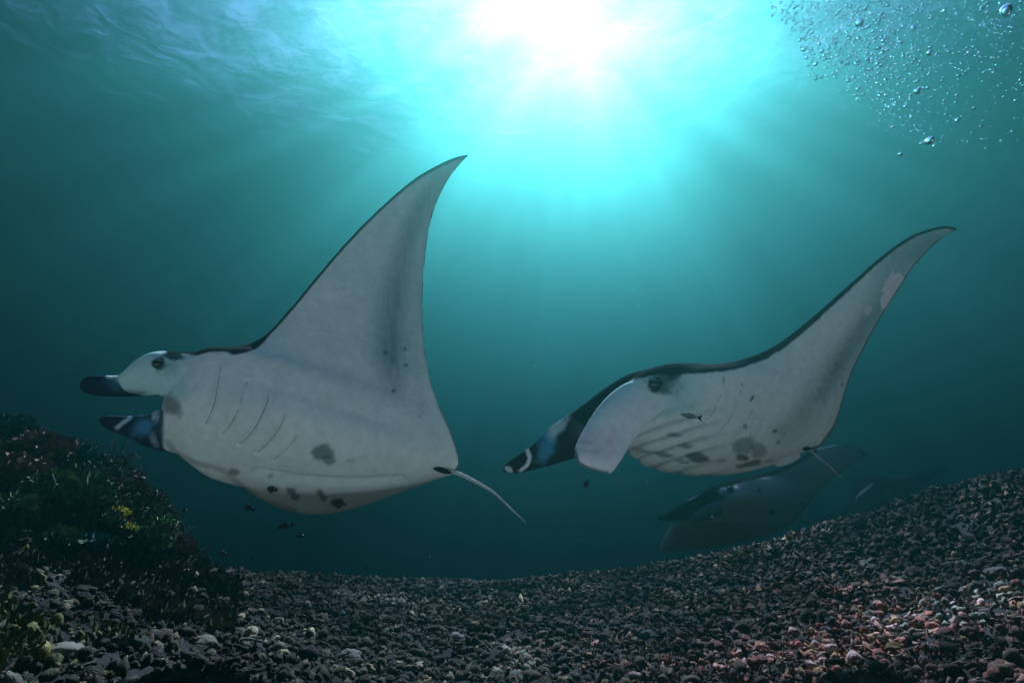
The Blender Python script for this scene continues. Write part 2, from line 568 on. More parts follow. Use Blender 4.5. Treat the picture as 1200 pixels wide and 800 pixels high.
class Manta:
    """a disc lofted through span stations (leading, middle, trailing point), with real thickness"""
    def __init__(s, stations, body_at, body_w, h_body, h_wing, edge, NS=170, NT=64):
        P9 = []
        for st in stations:
            le, te = Vector(P(*st[0])), Vector(P(*st[-1]))
            mid = Vector(P(*st[1])) if len(st) == 3 else (le + te) / 2
            P9.append(list(le) + list(mid) + list(te))
        P9 = np.array(P9)
        # blend all three curves with one parameter
        d = np.linalg.norm(np.diff(P9[:, 0:3], axis=0), axis=1) + np.linalg.norm(np.diff(P9[:, 6:9], axis=0), axis=1)
        k = np.concatenate([[0], np.cumsum(d ** .6)])
        body_u = np.interp(body_at, np.arange(len(k)), k) / k[-1]
        m = np.zeros_like(P9)
        for i in range(len(P9)):
            a, b = max(i - 1, 0), min(i + 1, len(P9) - 1)
            m[i] = (P9[b] - P9[a]) / (k[b] - k[a])
        u = np.linspace(0, k[-1], NS)
        i = np.clip(np.searchsorted(k, u, side='right') - 1, 0, len(P9) - 2)
        h = (k[i + 1] - k[i])[:, None]
        t = ((u - k[i])[:, None]) / h
        Q = ((2 * t**3 - 3 * t**2 + 1) * P9[i] + (t**3 - 2 * t**2 + t) * h * m[i]
             + (-2 * t**3 + 3 * t**2) * P9[i + 1] + (t**3 - t**2) * h * m[i + 1])
        tt = (1 - np.cos(np.linspace(0, math.pi, NT))) / 2
        le, mi, te = Q[:, None, 0:3], Q[:, None, 3:6], Q[:, None, 6:9]
        ctl = 2 * mi - (le + te) / 2
        T = tt[None, :, None]
        G = (1 - T)**2 * le + 2 * T * (1 - T) * ctl + T**2 * te
        du = np.gradient(G, axis=0); dt = np.gradient(G, axis=1)
        n = np.cross(du, dt)
        ln = np.linalg.norm(n, axis=2, keepdims=True)
        bad = ln[..., 0] < 1e-7
        n = n / np.maximum(ln, 1e-9)
        view = G - np.array(CAM)
        # one consistent side: the belly is the side turned to the lens at the body
        bi = int(body_u * (NS - 1))
        if np.dot(n[bi, NT // 2], view[bi, NT // 2]) > 0: n = -n
        n[bad] = n[bi, NT // 2]
        # smooth normals
        for _ in range(12):
            p = np.pad(n, ((1, 1), (1, 1), (0, 0)), 'edge')
            n = (p[:-2, 1:-1] + p[2:, 1:-1] + p[1:-1, :-2] + p[1:-1, 2:] + n) / 5
            n /= np.maximum(np.linalg.norm(n, axis=2, keepdims=True), 1e-9)
        U = np.linspace(0, 1, NS)[:, None]
        tt2 = tt[None, :]
        foil = np.sqrt(np.clip(tt2, 0, 1)) * (1 - tt2) * 2.6
        foil = foil / foil.max()
        bodyf = np.exp(-((U - body_u) / body_w) ** 2)
        bf = np.clip(np.sin(math.pi * np.clip(tt2 * .9 + .1, 0, 1)), 0, 1) ** .8 * bodyf
        rim = np.clip(np.minimum(tt2, 1 - tt2) * 9, 0, 1) ** .6
        endf = np.clip(np.minimum(U, 1 - U) * 12, 0, 1) ** .7
        H = edge + (h_wing * foil * endf * (1 - .6 * np.abs(U - body_u)) + h_body * bf) * rim
        H = H * DSC
        s.G, s.n, s.H, s.U, s.tt = G, n, H, U, tt
        s.V = np.concatenate([(G + n * (H * .75)[..., None]).reshape(-1, 3), (G - n * (H * 1.0)[..., None]).reshape(-1, 3)])
        NSr, NTr = NS, NT
        i, j = np.meshgrid(np.arange(NSr - 1), np.arange(NTr - 1), indexing='ij')
        a = (i * NTr + j).ravel()
        off = NSr * NTr
        F1 = np.stack([a, a + 1, a + NTr + 1, a + NTr], 1)
        F2 = np.stack([a, a + NTr, a + NTr + 1, a + 1], 1) + off
        e = []
        for jj in (0, NTr - 1):
            for ii in range(NSr - 1):
                q, r_ = ii * NTr + jj, (ii + 1) * NTr + jj
                e.append((q, r_, r_ + off, q + off) if jj == 0 else (r_, q, q + off, r_ + off))
        for ii in (0, NSr - 1):
            for jj in range(NTr - 1):
                q, r_ = ii * NTr + jj, ii * NTr + jj + 1
                e.append((q, r_, r_ + off, q + off) if ii else (r_, q, q + off, r_ + off))
        s.F = np.concatenate([F1, F2, np.array(e)])
        s.kd = KDTree(NS * NT)
        for k_, g in enumerate(G.reshape(-1, 3)): s.kd.insert(Vector(g), k_)
        s.kd.balance()
        s.NT = NT

def loft(secs, nseg=20, nring=28, flat_end=True):
    """sections (px, py, depth, radius in px, radius in depth m, tilt) -> closed tapered solid"""
    rows = []
    for px, py, d, rp, rd in secs:
        c = P(px, py, d)
        rows.append(list(c) + [rp * d * DSC / F, rd * DSC])
    Q = catmull(rows, nring)
    tan = np.gradient(Q[:, :3], axis=0)
    V, Fc = [], []
    for i in range(nring):
        t = Vector(tan[i]).normalized()
        view = (Vector(Q[i, :3]) - CAM).normalized()
        up = t.cross(view).normalized()
        dep = up.cross(t).normalized()
        for j in range(nseg):
            a = 2 * math.pi * j / nseg
            V.append(Vector(Q[i, :3]) + up * (math.cos(a) * max(Q[i, 3], .0015)) + dep * (math.sin(a) * max(Q[i, 4], .0015)))
    for i in range(nring - 1):
        for j in range(nseg):
            a, b = i * nseg + j, i * nseg + (j + 1) % nseg
            Fc.append((a, b, b + nseg, a + nseg))
    Fc.append(tuple(reversed(range(nseg))))
    Fc.append(tuple((nring - 1) * nseg + j for j in range(nseg)))
    return V, Fc

def paddle(edges, thick, curl=0.0, nring=40, nseg=28):
    """edges: list of (A point, B point); a thin curved blade between two outlines, rounded at its rim"""
    rows = [list(P(*a)) + list(P(*b)) for a, b in edges]
    d = np.array(rows)
    k = np.concatenate([[0], np.cumsum(np.linalg.norm(np.diff((d[:, :3] + d[:, 3:]) / 2, axis=0), axis=1))])
    Q = catmull(d, nring)
    V, Fc = [], []
    tan = np.gradient((Q[:, :3] + Q[:, 3:]) / 2, axis=0)
    for i in range(nring):
        A, B = Vector(Q[i, :3]), Vector(Q[i, 3:])
        c = (A + B) / 2; hw = (B - A) / 2
        n = Vector(tan[i]).cross(hw).normalized()
        if n.dot(c - CAM) < 0: n = -n
        th = thick * (1 - .55 * i / (nring - 1))
        for j in range(nseg):
            a = 2 * math.pi * j / nseg
            x, y = math.cos(a), math.sin(a)
            V.append(c + hw * x + n * (y * th * DSC * (1 - .3 * x * x) + curl * x * x * hw.length))
    for i in range(nring - 1):
        for j in range(nseg):
            a, b = i * nseg + j, i * nseg + (j + 1) % nseg
            Fc.append((a, b, b + nseg, a + nseg))
    Fc.append(tuple(reversed(range(nseg))))
    Fc.append(tuple((nring - 1) * nseg + j for j in range(nseg)))
    return V, Fc

def fuse(name, pieces, voxel, smooth_it):
    V, Fc = [], []
    for v, f in pieces:
        o_ = len(V)
        V += [tuple(x) for x in v]
        Fc += [tuple(int(i) + o_ for i in q) for q in f]
    me = bpy.data.meshes.new(name)
    me.from_pydata(V, [], Fc)
    bm = bmesh.new(); bm.from_mesh(me)
    bm.to_mesh(me); bm.free()
    o = bpy.data.objects.new(name, me)
    C.objects.link(o)
    r_ = o.modifiers.new('remesh', 'REMESH'); r_.mode = 'VOXEL'; r_.voxel_size = voxel; r_.use_smooth_shade = True
    if smooth_it:
        sm = o.modifiers.new('smooth', 'SMOOTH'); sm.factor = .5; sm.iterations = smooth_it
    bpy.context.view_layer.update()
    me2 = bpy.data.meshes.new_from_object(o.evaluated_get(bpy.context.evaluated_depsgraph_get()))
    bpy.data.objects.remove(o); bpy.data.meshes.remove(me)
    me2.name = name
    return me2

def verts_np(me):
    v = np.empty(len(me.vertices) * 3, np.float32)
    me.vertices.foreach_get('co', v)
    return v.reshape(-1, 3).astype(float)

def normals_np(me):
    v = np.empty(len(me.vertices) * 3, np.float32)
    me.vertices.foreach_get('normal', v)
    return v.reshape(-1, 3).astype(float)

def seg_dist(px, py, line):
    d = np.full(px.shape, 1e9)
    for (x0, y0), (x1, y1) in zip(line[:-1], line[1:]):
        vx, vy = x1 - x0, y1 - y0
        t = np.clip(((px - x0) * vx + (py - y0) * vy) / (vx * vx + vy * vy + 1e-9), 0, 1)
        d = np.minimum(d, np.hypot(px - x0 - t * vx, py - y0 - t * vy))
    return d

def mixc(c, col, a):
    a = np.clip(a, 0, 1)[:, None]
    return c * (1 - a) + np.array(col) * a

def ell(px, py, cx, cy, rx, ry, ang=0, soft=.35, seed=0.):
    """irregular blotch mask"""
    a = R(ang)
    dx, dy = px - cx, py - cy
    u = (dx * math.cos(a) + dy * math.sin(a)) / rx
    v = (-dx * math.sin(a) + dy * math.cos(a)) / ry
    d = np.hypot(u, v) * (1 + .9 * (fbm(px * .2 + seed, py * .2 + 3, seed, 4) - .45))
    return 1 - smoothstep(1 - soft * .7, 1 + soft * .7, d)

def side_of(man, V, nrm=None):
    """-1 back .. +1 belly, and (u, t) of the nearest place on the mid sheet"""
    idx = np.array([man.kd.find(Vector(v))[1] for v in V])
    g = man.G.reshape(-1, 3)[idx]; n = man.n.reshape(-1, 3)[idx]; h = man.H.reshape(-1)[idx]
    wv = np.einsum('ij,ij->i', V - g, n) / h
    if nrm is not None:
        wv = np.minimum(wv, np.einsum('ij,ij->i', nrm, n) * 2.5 + .2)
    u = idx // man.NT / (man.G.shape[0] - 1)
    t = man.tt[idx % man.NT]
    return np.clip(wv, -1.2, 1.2), u, t

BELLY = (.81, .87, .775)
BACK = (.012, .014, .017)
GREY = (.11, .19, .175)
TEAL = (.42, .68, .63)
skin = pigment_mat('manta_skin', rough=.8, spec=.0, mottled=.1, scale=30, bump=.0012, bump_scale=90)
dark_skin = pigment_mat('manta_dark_skin', rough=.7, spec=.05, mottled=.3, scale=25, tint=(.015, .017, .02))
gill_skin = pigment_mat('manta_gill_fold', rough=.8, spec=.0, mottled=.3, scale=60, tint=(.17, .18, .17))
eye_mat = pigment_mat('manta_eye', rough=.12, spec=.6, mottled=.1, scale=40, tint=(.012, .013, .015))

def tube(pts, r0, r1, nseg=8, n=20):
    Q = catmull([list(p) for p in pts], n)
    tan = np.gradient(Q, axis=0)
    V, Fc = [], []
    for i in range(n):
        t = Vector(tan[i]).normalized()
        a_ = t.orthogonal().normalized(); b_ = t.cross(a_)
        r_ = (r0 + (r1 - r0) * i / (n - 1)) * DSC
        for j in range(nseg):
            a = 2 * math.pi * j / nseg
            V.append(Vector(Q[i]) + a_ * math.cos(a) * r_ + b_ * math.sin(a) * r_)
    for i in range(n - 1):
        for j in range(nseg):
            a, b = i * nseg + j, i * nseg + (j + 1) % nseg
            Fc.append((a, b, b + nseg, a + nseg))
    Fc.append(tuple(reversed(range(nseg)))); Fc.append(tuple((n - 1) * nseg + j for j in range(nseg)))
    return V, Fc

def surf_hit(bvh, px, py):
    d = (P(px, py, 1) - CAM).normalized()
    return bvh.ray_cast(CAM, d)

def bvh_of(me):
    return BVHTree.FromPolygons([v.co[:] for v in me.vertices], [tuple(p.vertices) for p in me.polygons])

def add_eye(bvh, px, py, rad, root):
    h = surf_hit(bvh, px, py)
    if h[0] is None: return
    V, T = ico(3)
    me = tri_mesh('eye', V * rad * np.array([1, 1, 1]) + np.array(h[0]) - np.array(h[1]) * rad * .35 * (1 if h[1].dot(h[0] - CAM) < 0 else -1), T)
    link('eye', me, eye_mat, root)


# ------------------------------------------------------------------ reef growth
def shade(col, k): return tuple(min(.9, c_ * k) for c_ in col)
def blades(n, radius, size, cols, flatten=.7, up=.0, seed=0, curl=.3, narrow=.5):
    """n small bent leaf faces spread through a dome: a bushy colony"""
    r_ = np.random.default_rng(seed)
    V, T, Cc = [], [], []
    lob = r_.normal(size=(7, 3)); lob /= np.linalg.norm(lob, axis=1)[:, None]; lob[:, 2] = np.abs(lob[:, 2])
    for i in range(n):
        d = r_.normal(size=3); d /= np.linalg.norm(d); d[2] = abs(d[2]) * .95 + .02
        bump_ = .62 + .5 * np.max(lob @ d) ** 6
        rr = radius * bump_ * (1 - .55 * r_.random() ** 2.2)
        p = d * rr * np.array([1, 1, flatten])
        ax = d * (1 - up) + np.array([0, 0, up]) + r_.normal(size=3) * .45; ax /= np.linalg.norm(ax)
        sd = np.cross(ax, r_.normal(size=3)); sd /= np.linalg.norm(sd)
        nn = np.cross(ax, sd)
        s_ = size * r_.uniform(.6, 1.4)
        o_ = len(V)
        V += [p - sd * s_ * narrow * .4, p + sd * s_ * narrow * .4, p + ax * s_ * .6 + sd * s_ * narrow + nn * s_ * curl, p + ax * s_ + nn * s_ * curl * 1.6, p + ax * s_ * .6 - sd * s_ * narrow + nn * s_ * curl]
        T += [(o_, o_ + 1, o_ + 2), (o_, o_ + 2, o_ + 4), (o_ + 4, o_ + 2, o_ + 3)]
        c_ = np.array(cols[r_.integers(len(cols))]) * r_.uniform(.6, 1.3)
        Cc += [c_] * 5
    return np.array(V), np.array(T), np.array(Cc)
def feather(nb, height, spread, col, seed=0, twigs=16, thick=.004, flat=1.0):
    """hydroid or soft coral: bare stems carrying side branchlets"""
    r_ = np.random.default_rng(seed)
    V, T, Cc = [], [], []
    def stick(a, b, ra, rb, c_):
        o_ = len(V); d = b - a; L_ = np.linalg.norm(d) + 1e-9; d = d / L_
        x = np.cross(d, (.21, .4, .87)); x /= np.linalg.norm(x) + 1e-9; y = np.cross(d, x)
        for cc, rr in ((a, ra), (b, rb)):
            for k in range(3): V.append(cc + rr * (math.cos(k * 2.094) * x + math.sin(k * 2.094) * y)); Cc.append(c_)
        for k in range(3):
            p, q = o_ + k, o_ + (k + 1) % 3
            T.extend([(p, q, q + 3), (p, q + 3, p + 3)])
    for b in range(nb):
        az_ = r_.uniform(0, 6.283); tilt = spread * r_.random() ** .7
        d = np.array([math.sin(tilt) * math.cos(az_), math.sin(tilt) * math.sin(az_) * flat, math.cos(tilt)])
        p = np.array([r_.normal() * height * .12, r_.normal() * height * .12 * flat, 0])
        h = height * r_.uniform(.55, 1.1)
        c_ = np.array(col) * r_.uniform(.6, 1.3)
        seg = 6
        for k in range(seg):
            d2 = d + r_.normal(size=3) * .12 - np.array([0, 0, .05]) * k; d2 /= np.linalg.norm(d2)
            q = p + d2 * h / seg
            stick(p, q, thick * (1 - k / seg * .7), thick * (1 - (k + 1) / seg * .7), c_)
            for m_ in range(max(1, twigs // seg)):
                e = d2 * .8 + r_.normal(size=3) * .8; e /= np.linalg.norm(e)
                t_ = r_.random(); base = p * (1 - t_) + q * t_
                stick(base, base + e * h * .17 * r_.uniform(.6, 1.3), thick * .5, thick * .25, c_ * 1.15)
            p, d = q, d2
    return np.array(V), np.array(T), np.array(Cc)
def boulder(seed, rough=.5, sub=4, knob=6):
    V, T = ico(sub)
    n_ = fbm(V[:, 0] * 1.6 + seed * 5 + 9, V[:, 1] * 1.6 + 9, V[:, 2] * 1.6 + seed, 3) + .35 * fbm(V[:, 0] * knob + 20, V[:, 1] * knob + 20, V[:, 2] * knob + seed, 2)
    V = V * (1 + rough * (n_ - .6))[:, None]
    V[:, 2] *= .72
    return V, T
leaf_mat = pigment_mat('reef_growth', rough=.75, spec=.12, mottled=.35, scale=70)
crust_mat = pigment_mat('coral_crust', rough=.85, spec=.1, mottled=.5, scale=40, bump=.008, bump_scale=90)
def thing_at(name, px, py, geo, size, label, cat, m, group, lift=0., smooth=False, sub=None):
    h, nn = ground_at(px, py)
    while h is None or (h - CAM).length > 6.8:
        py += 4
        h, nn = ground_at(px, py)
    V, T, Cc = geo
    me = tri_mesh(name, V, T, Cc)
    o = link(name, me, m, smooth=smooth)
    o.location = h + Vector((0, 0, lift)); o.scale = (size,) * 3
    o.rotation_euler = (random.uniform(-.15, .15), random.uniform(-.15, .15), random.uniform(0, 6.28))
    tag(o, label, cat, group)
    if sub:
        sn, sg, sm = sub
        c_ = link(sn, tri_mesh(sn, *sg), sm, smooth=smooth); c_.parent = o
    return o
GREEN = [(.06, .13, .045), (.09, .18, .06), (.04, .08, .035), (.15, .24, .08)]
MOSS = [(.08, .15, .07), (.05, .09, .05), (.14, .2, .08)]
YEL = [(.5, .5, .07), (.38, .38, .05), (.6, .58, .12)]
PURP = [(.14, .08, .075), (.2, .12, .1), (.08, .055, .055)]
TEALC = [(.035, .11, .1), (.05, .16, .13), (.025, .06, .055)]
def stem_geo(seed, h=.5, r_=.12, col=(.05, .045, .04)):
    V, T = finger(seed); V = V[:, [1, 2, 0]] * np.array([r_ * 2.5, r_ * 2.5, h]); return V, T, np.tile(np.array(col), (len(V), 1))
G_ = 'leafy corals growing on the reef mound'
for i, (px, py, sz, cols, n, lab) in enumerate([
        (72, 583, .19, GREEN, 900, 'bright green domed leafy coral, largest on the mound face'),
        (112, 591, .10, MOSS, 420, 'small olive green coral to the right of the green dome'),
        (134, 604, .075, YEL, 260, 'upright yellow coral in the middle of the mound'),
        (147, 623, .06, YEL, 200, 'yellow coral tuft just below the upright yellow one'),
        (127, 613, .09, GREEN, 330, 'yellowish green coral left of the two yellow tufts'),
        (28, 649, .05, YEL, 160, 'little yellow tuft at the left foot of the mound'),
        (183, 618, .10, GREEN, 360, 'dark green leafy coral near the right flank of the mound'),
        (62, 636, .11, MOSS, 360, 'mossy green coral above the pale rubble at lower left'),
        (24, 560, .16, PURP, 560, 'purple brown bushy coral high on the left edge of the mound'),
        (52, 530, .15, PURP, 560, 'reddish brown bushy coral below the mound top'),
        (95, 545, .13, TEALC, 460, 'dark teal coral under the mound shoulder'),
        (150, 560, .10, PURP, 380, 'brown coral on the upper right slope of the mound'),
        (10, 605, .15, MOSS, 520, 'drab green coral at the left frame edge'),
        (100, 640, .10, TEALC, 360, 'dark teal tuft at the foot of the mound'),
        (205, 648, .12, PURP, 460, 'dark brown bush at the right toe of the mound'),
        (170, 640, .13, MOSS, 460, 'blackish green bush beside the right toe of the mound'),
        (2, 510, .16, TEALC, 560, 'dark green coral at the top left corner of the mound')]):
    thing_at('leafy_coral', px, py, blades(n, 1.0, .2, cols, .75, .2, 100 + i), sz, lab, 'coral', leaf_mat, G_, .0)
G_ = 'feathery corals along the skyline of the reef mound'
for i, (px, py, hgt, col, nb, lab) in enumerate([
        (14, 508, .17, (.035, .06, .05), 26, 'feathery dark green coral at the very top of the mound'),
        (38, 510, .14, (.05, .05, .045), 20, 'feathery brown coral right of the mound top'),
        (88, 532, .17, (.03, .045, .042), 30, 'tallest feathery coral, standing on the mound shoulder'),
        (104, 536, .12, (.04, .055, .05), 20, 'short feathery coral beside the tallest one'),
        (140, 566, .12, (.035, .06, .055), 18, 'feathery coral halfway down the mound skyline'),
        (205, 634, .13, (.03, .05, .045), 22, 'bushy dark feathery coral low on the mound skyline'),
        (228, 655, .12, (.03, .055, .05), 22, 'feathery coral at the lower end of the mound skyline'),
        (246, 664, .09, (.035, .06, .055), 16, 'smallest feathery coral where the mound meets the crest'),
        (178, 604, .09, (.045, .045, .04), 14, 'thin feathery coral on the steep right slope'),
        (60, 520, .12, (.05, .045, .045), 16, 'feathery coral in the dip of the mound skyline')]):
    thing_at('feathery_coral', px, py, feather(nb, 1.0, 1.0, col, 300 + i, 18, .02), hgt, lab, 'coral', leaf_mat, G_, -.01, sub=('stalk', stem_geo(i, .22, .05), crust_mat))
# the lone fan leaning out from the mound
o = thing_at('fan_coral', 128, 549, feather(30, 1.0, .9, (.04, .055, .05), 444, 20, .016, .25), .2, 'brown fan coral leaning out from the mound under the manta head', 'coral', leaf_mat, None, .0, sub=('stalk', stem_geo(3, .25, .05), crust_mat))
if o: o.rotation_euler = (0, R(50), R(-8))
# hard lumps and pale pieces on the rubble
G_ = 'coral heads lying on the rubble'
for i, (px, py, sz, col, lab) in enumerate([
        (240, 755, .05, (.30, .31, .24), 'pale rounded coral lump at lower left in the dark rubble'),
        (78, 765, .055, (.34, .36, .28), 'pale angular coral slab near the lower left corner'),
        (155, 757, .06, (.04, .065, .045), 'dark green coral head right of the pale slab'),
        (462, 760, .055, (.07, .09, .035), 'olive coral head at the bottom middle left'),
        (410, 770, .06, (.28, .28, .24), 'flat pale coral slab left of the olive head'),
        (603, 794, .05, (.2, .24, .19), 'greenish pale coral lump at the bottom edge'),
        (1128, 662, .045, (.26, .27, .24), 'pale rounded lump on the right slope'),
        (1068, 638, .05, (.2, .2, .17), 'grey lump high on the right slope'),
        (1170, 672, .06, (.22, .24, .2), 'large pale crusted coral near the right edge'),
        (1022, 722, .045, (.24, .22, .16), 'cream coral lump on the lower right slope'),
        (985, 640, .05, (.18, .2, .19), 'small grey knob on the right crest'),
        (895, 775, .045, (.30, .15, .12), 'salmon pink coral lump at the lower right middle'),
        (1050, 760, .04, (.25, .19, .08), 'ochre coral lump in the pink rubble'),
        (1110, 745, .045, (.24, .10, .09), 'rose red coral lump in the pink rubble'),
        (1175, 785, .045, (.28, .16, .14), 'dusky pink coral lump in the lower right corner'),
        (1120, 690, .05, (.05, .05, .045), 'dark coral knob below the pale rounded lump'),
        (760, 745, .05, (.16, .18, .15), 'grey green coral lump in the lower middle right'),
        (535, 747, .05, (.3, .31, .27), 'pale coral lump right of the bottom middle'),
        (700, 700, .05, (.04, .045, .035), 'dark coral head near the crest middle')]):
    V, T = boulder(i * 1.3, .75, 4, 4)
    k = 1 + .6 * (fbm(V[:, 0] * 3 + 9, V[:, 1] * 3 + 9, V[:, 2] * 3 + i, 3) - .5)
    thing_at('hard_coral', px, py, (V, T, np.array(col)[None] * k[:, None]), sz, lab, 'coral', crust_mat, G_, -.004, True)
h, _ = ground_at(290, 757)
if h:
    v, f = tube([h + Vector(q) for q in ((-.085, 0, .012), (-.03, .02, .028), (.04, .0, .024), (.1, -.02, .012))], .007, .004, 6, 14)
    o = link('coral_stick', mesh_from('coral_stick', v, f, [(.22, .22, .18)] * len(v)), crust_mat)
    tag(o, 'long pale broken coral stick lying on dark rubble', 'coral')
h, _ = ground_at(402, 722)
if h:
    V, T = boulder(3.3, .4, 2)
    o = link('sea_squirt', tri_mesh('sea_squirt', V * .016 + np.array(h) + (0, 0, .016), T, np.tile(np.array((.05, .42, .42)), (len(V), 1))), crust_mat)
    tag(o, 'tiny turquoise blob on the dark rubble below the left manta', 'sea squirt')
# turf and small growth over the whole mound, and sparse tufts elsewhere
def turf(n, az0, az1, r0, r1, size, palette, name, label, seed):
    r_ = np.random.default_rng(seed)
    az = r_.uniform(R(az0), R(az1), n); r = r_.uniform(r0, r1, n)
    X, Y = r * np.sin(az), r * np.cos(az)
    keep = fbm(X * 3 + 4, Y * 3 + 8, 3.1, 3) > .36
    X, Y = X[keep], Y[keep]; n = len(X)
    Z = terrain(X, Y)
    e = .02
    Nx = -(terrain(X + e, Y) - Z) / e; Ny = -(terrain(X, Y + e) - Z) / e
    N3 = np.stack([Nx, Ny, np.ones(n)], 1); N3 /= np.linalg.norm(N3, axis=1)[:, None]
    ax = N3 * .8 + np.array([0, 0, .5]) + r_.normal(size=(n, 3)) * .5; ax /= np.linalg.norm(ax, axis=1)[:, None]
    sd = np.cross(ax, r_.normal(size=(n, 3))); sd /= np.linalg.norm(sd, axis=1)[:, None]
    s_ = (size * r_.uniform(.4, 1.5, n))[:, None]
    p = np.stack([X, Y, Z], 1) + N3 * r_.uniform(-.005, .03, (n, 1))
    V = np.stack([p - sd * s_ * .2, p + sd * s_ * .2, p + ax * s_ * .6 + sd * s_ * .35, p + ax * s_ * 1.1, p + ax * s_ * .6 - sd * s_ * .35], 1).reshape(-1, 3)
    i = np.arange(n)[:, None] * 5
    T = np.concatenate([i + [0, 1, 2], i + [0, 2, 4], i + [4, 2, 3]])
    patch = fbm(X * 2.2 + 1, Y * 2.2 + 2, 7.7, 2)
    pal = np.array(palette); c_ = pal[np.clip(((patch - .25) / .45 * len(pal) + r_.normal(size=n) * .9).astype(int), 0, len(pal) - 1)] * r_.uniform(.5, 1.4, (n, 1))
    o = link(name, tri_mesh(name, V, T, np.repeat(c_, 5, 0)), leaf_mat, smooth=False)
    tag(o, label, kind='stuff')
turf(26000, -49, -24, 3.0, 4.9, .028, [(.035, .04, .035), (.10, .08, .055), (.06, .10, .05), (.05, .048, .042), (.14, .11, .075), (.09, .14, .055), (.2, .18, .13), (.10, .08, .05)], 'reef_turf', 'dark algae and soft coral turf covering the reef mound', 21)
turf(5000, -47, -30, 1.9, 3.2, .022, [(.06, .075, .02), (.10, .11, .035), (.03, .04, .02), (.13, .13, .05)], 'algae_turf', 'olive algae tufts in the lower left rubble', 22)
turf(5000, 5, 47, 1.9, 4.0, .018, [(.14, .06, .05), (.07, .05, .04), (.2, .12, .1), (.12, .09, .03)], 'algae_turf', 'rusty algae tufts in the lower right rubble', 23)

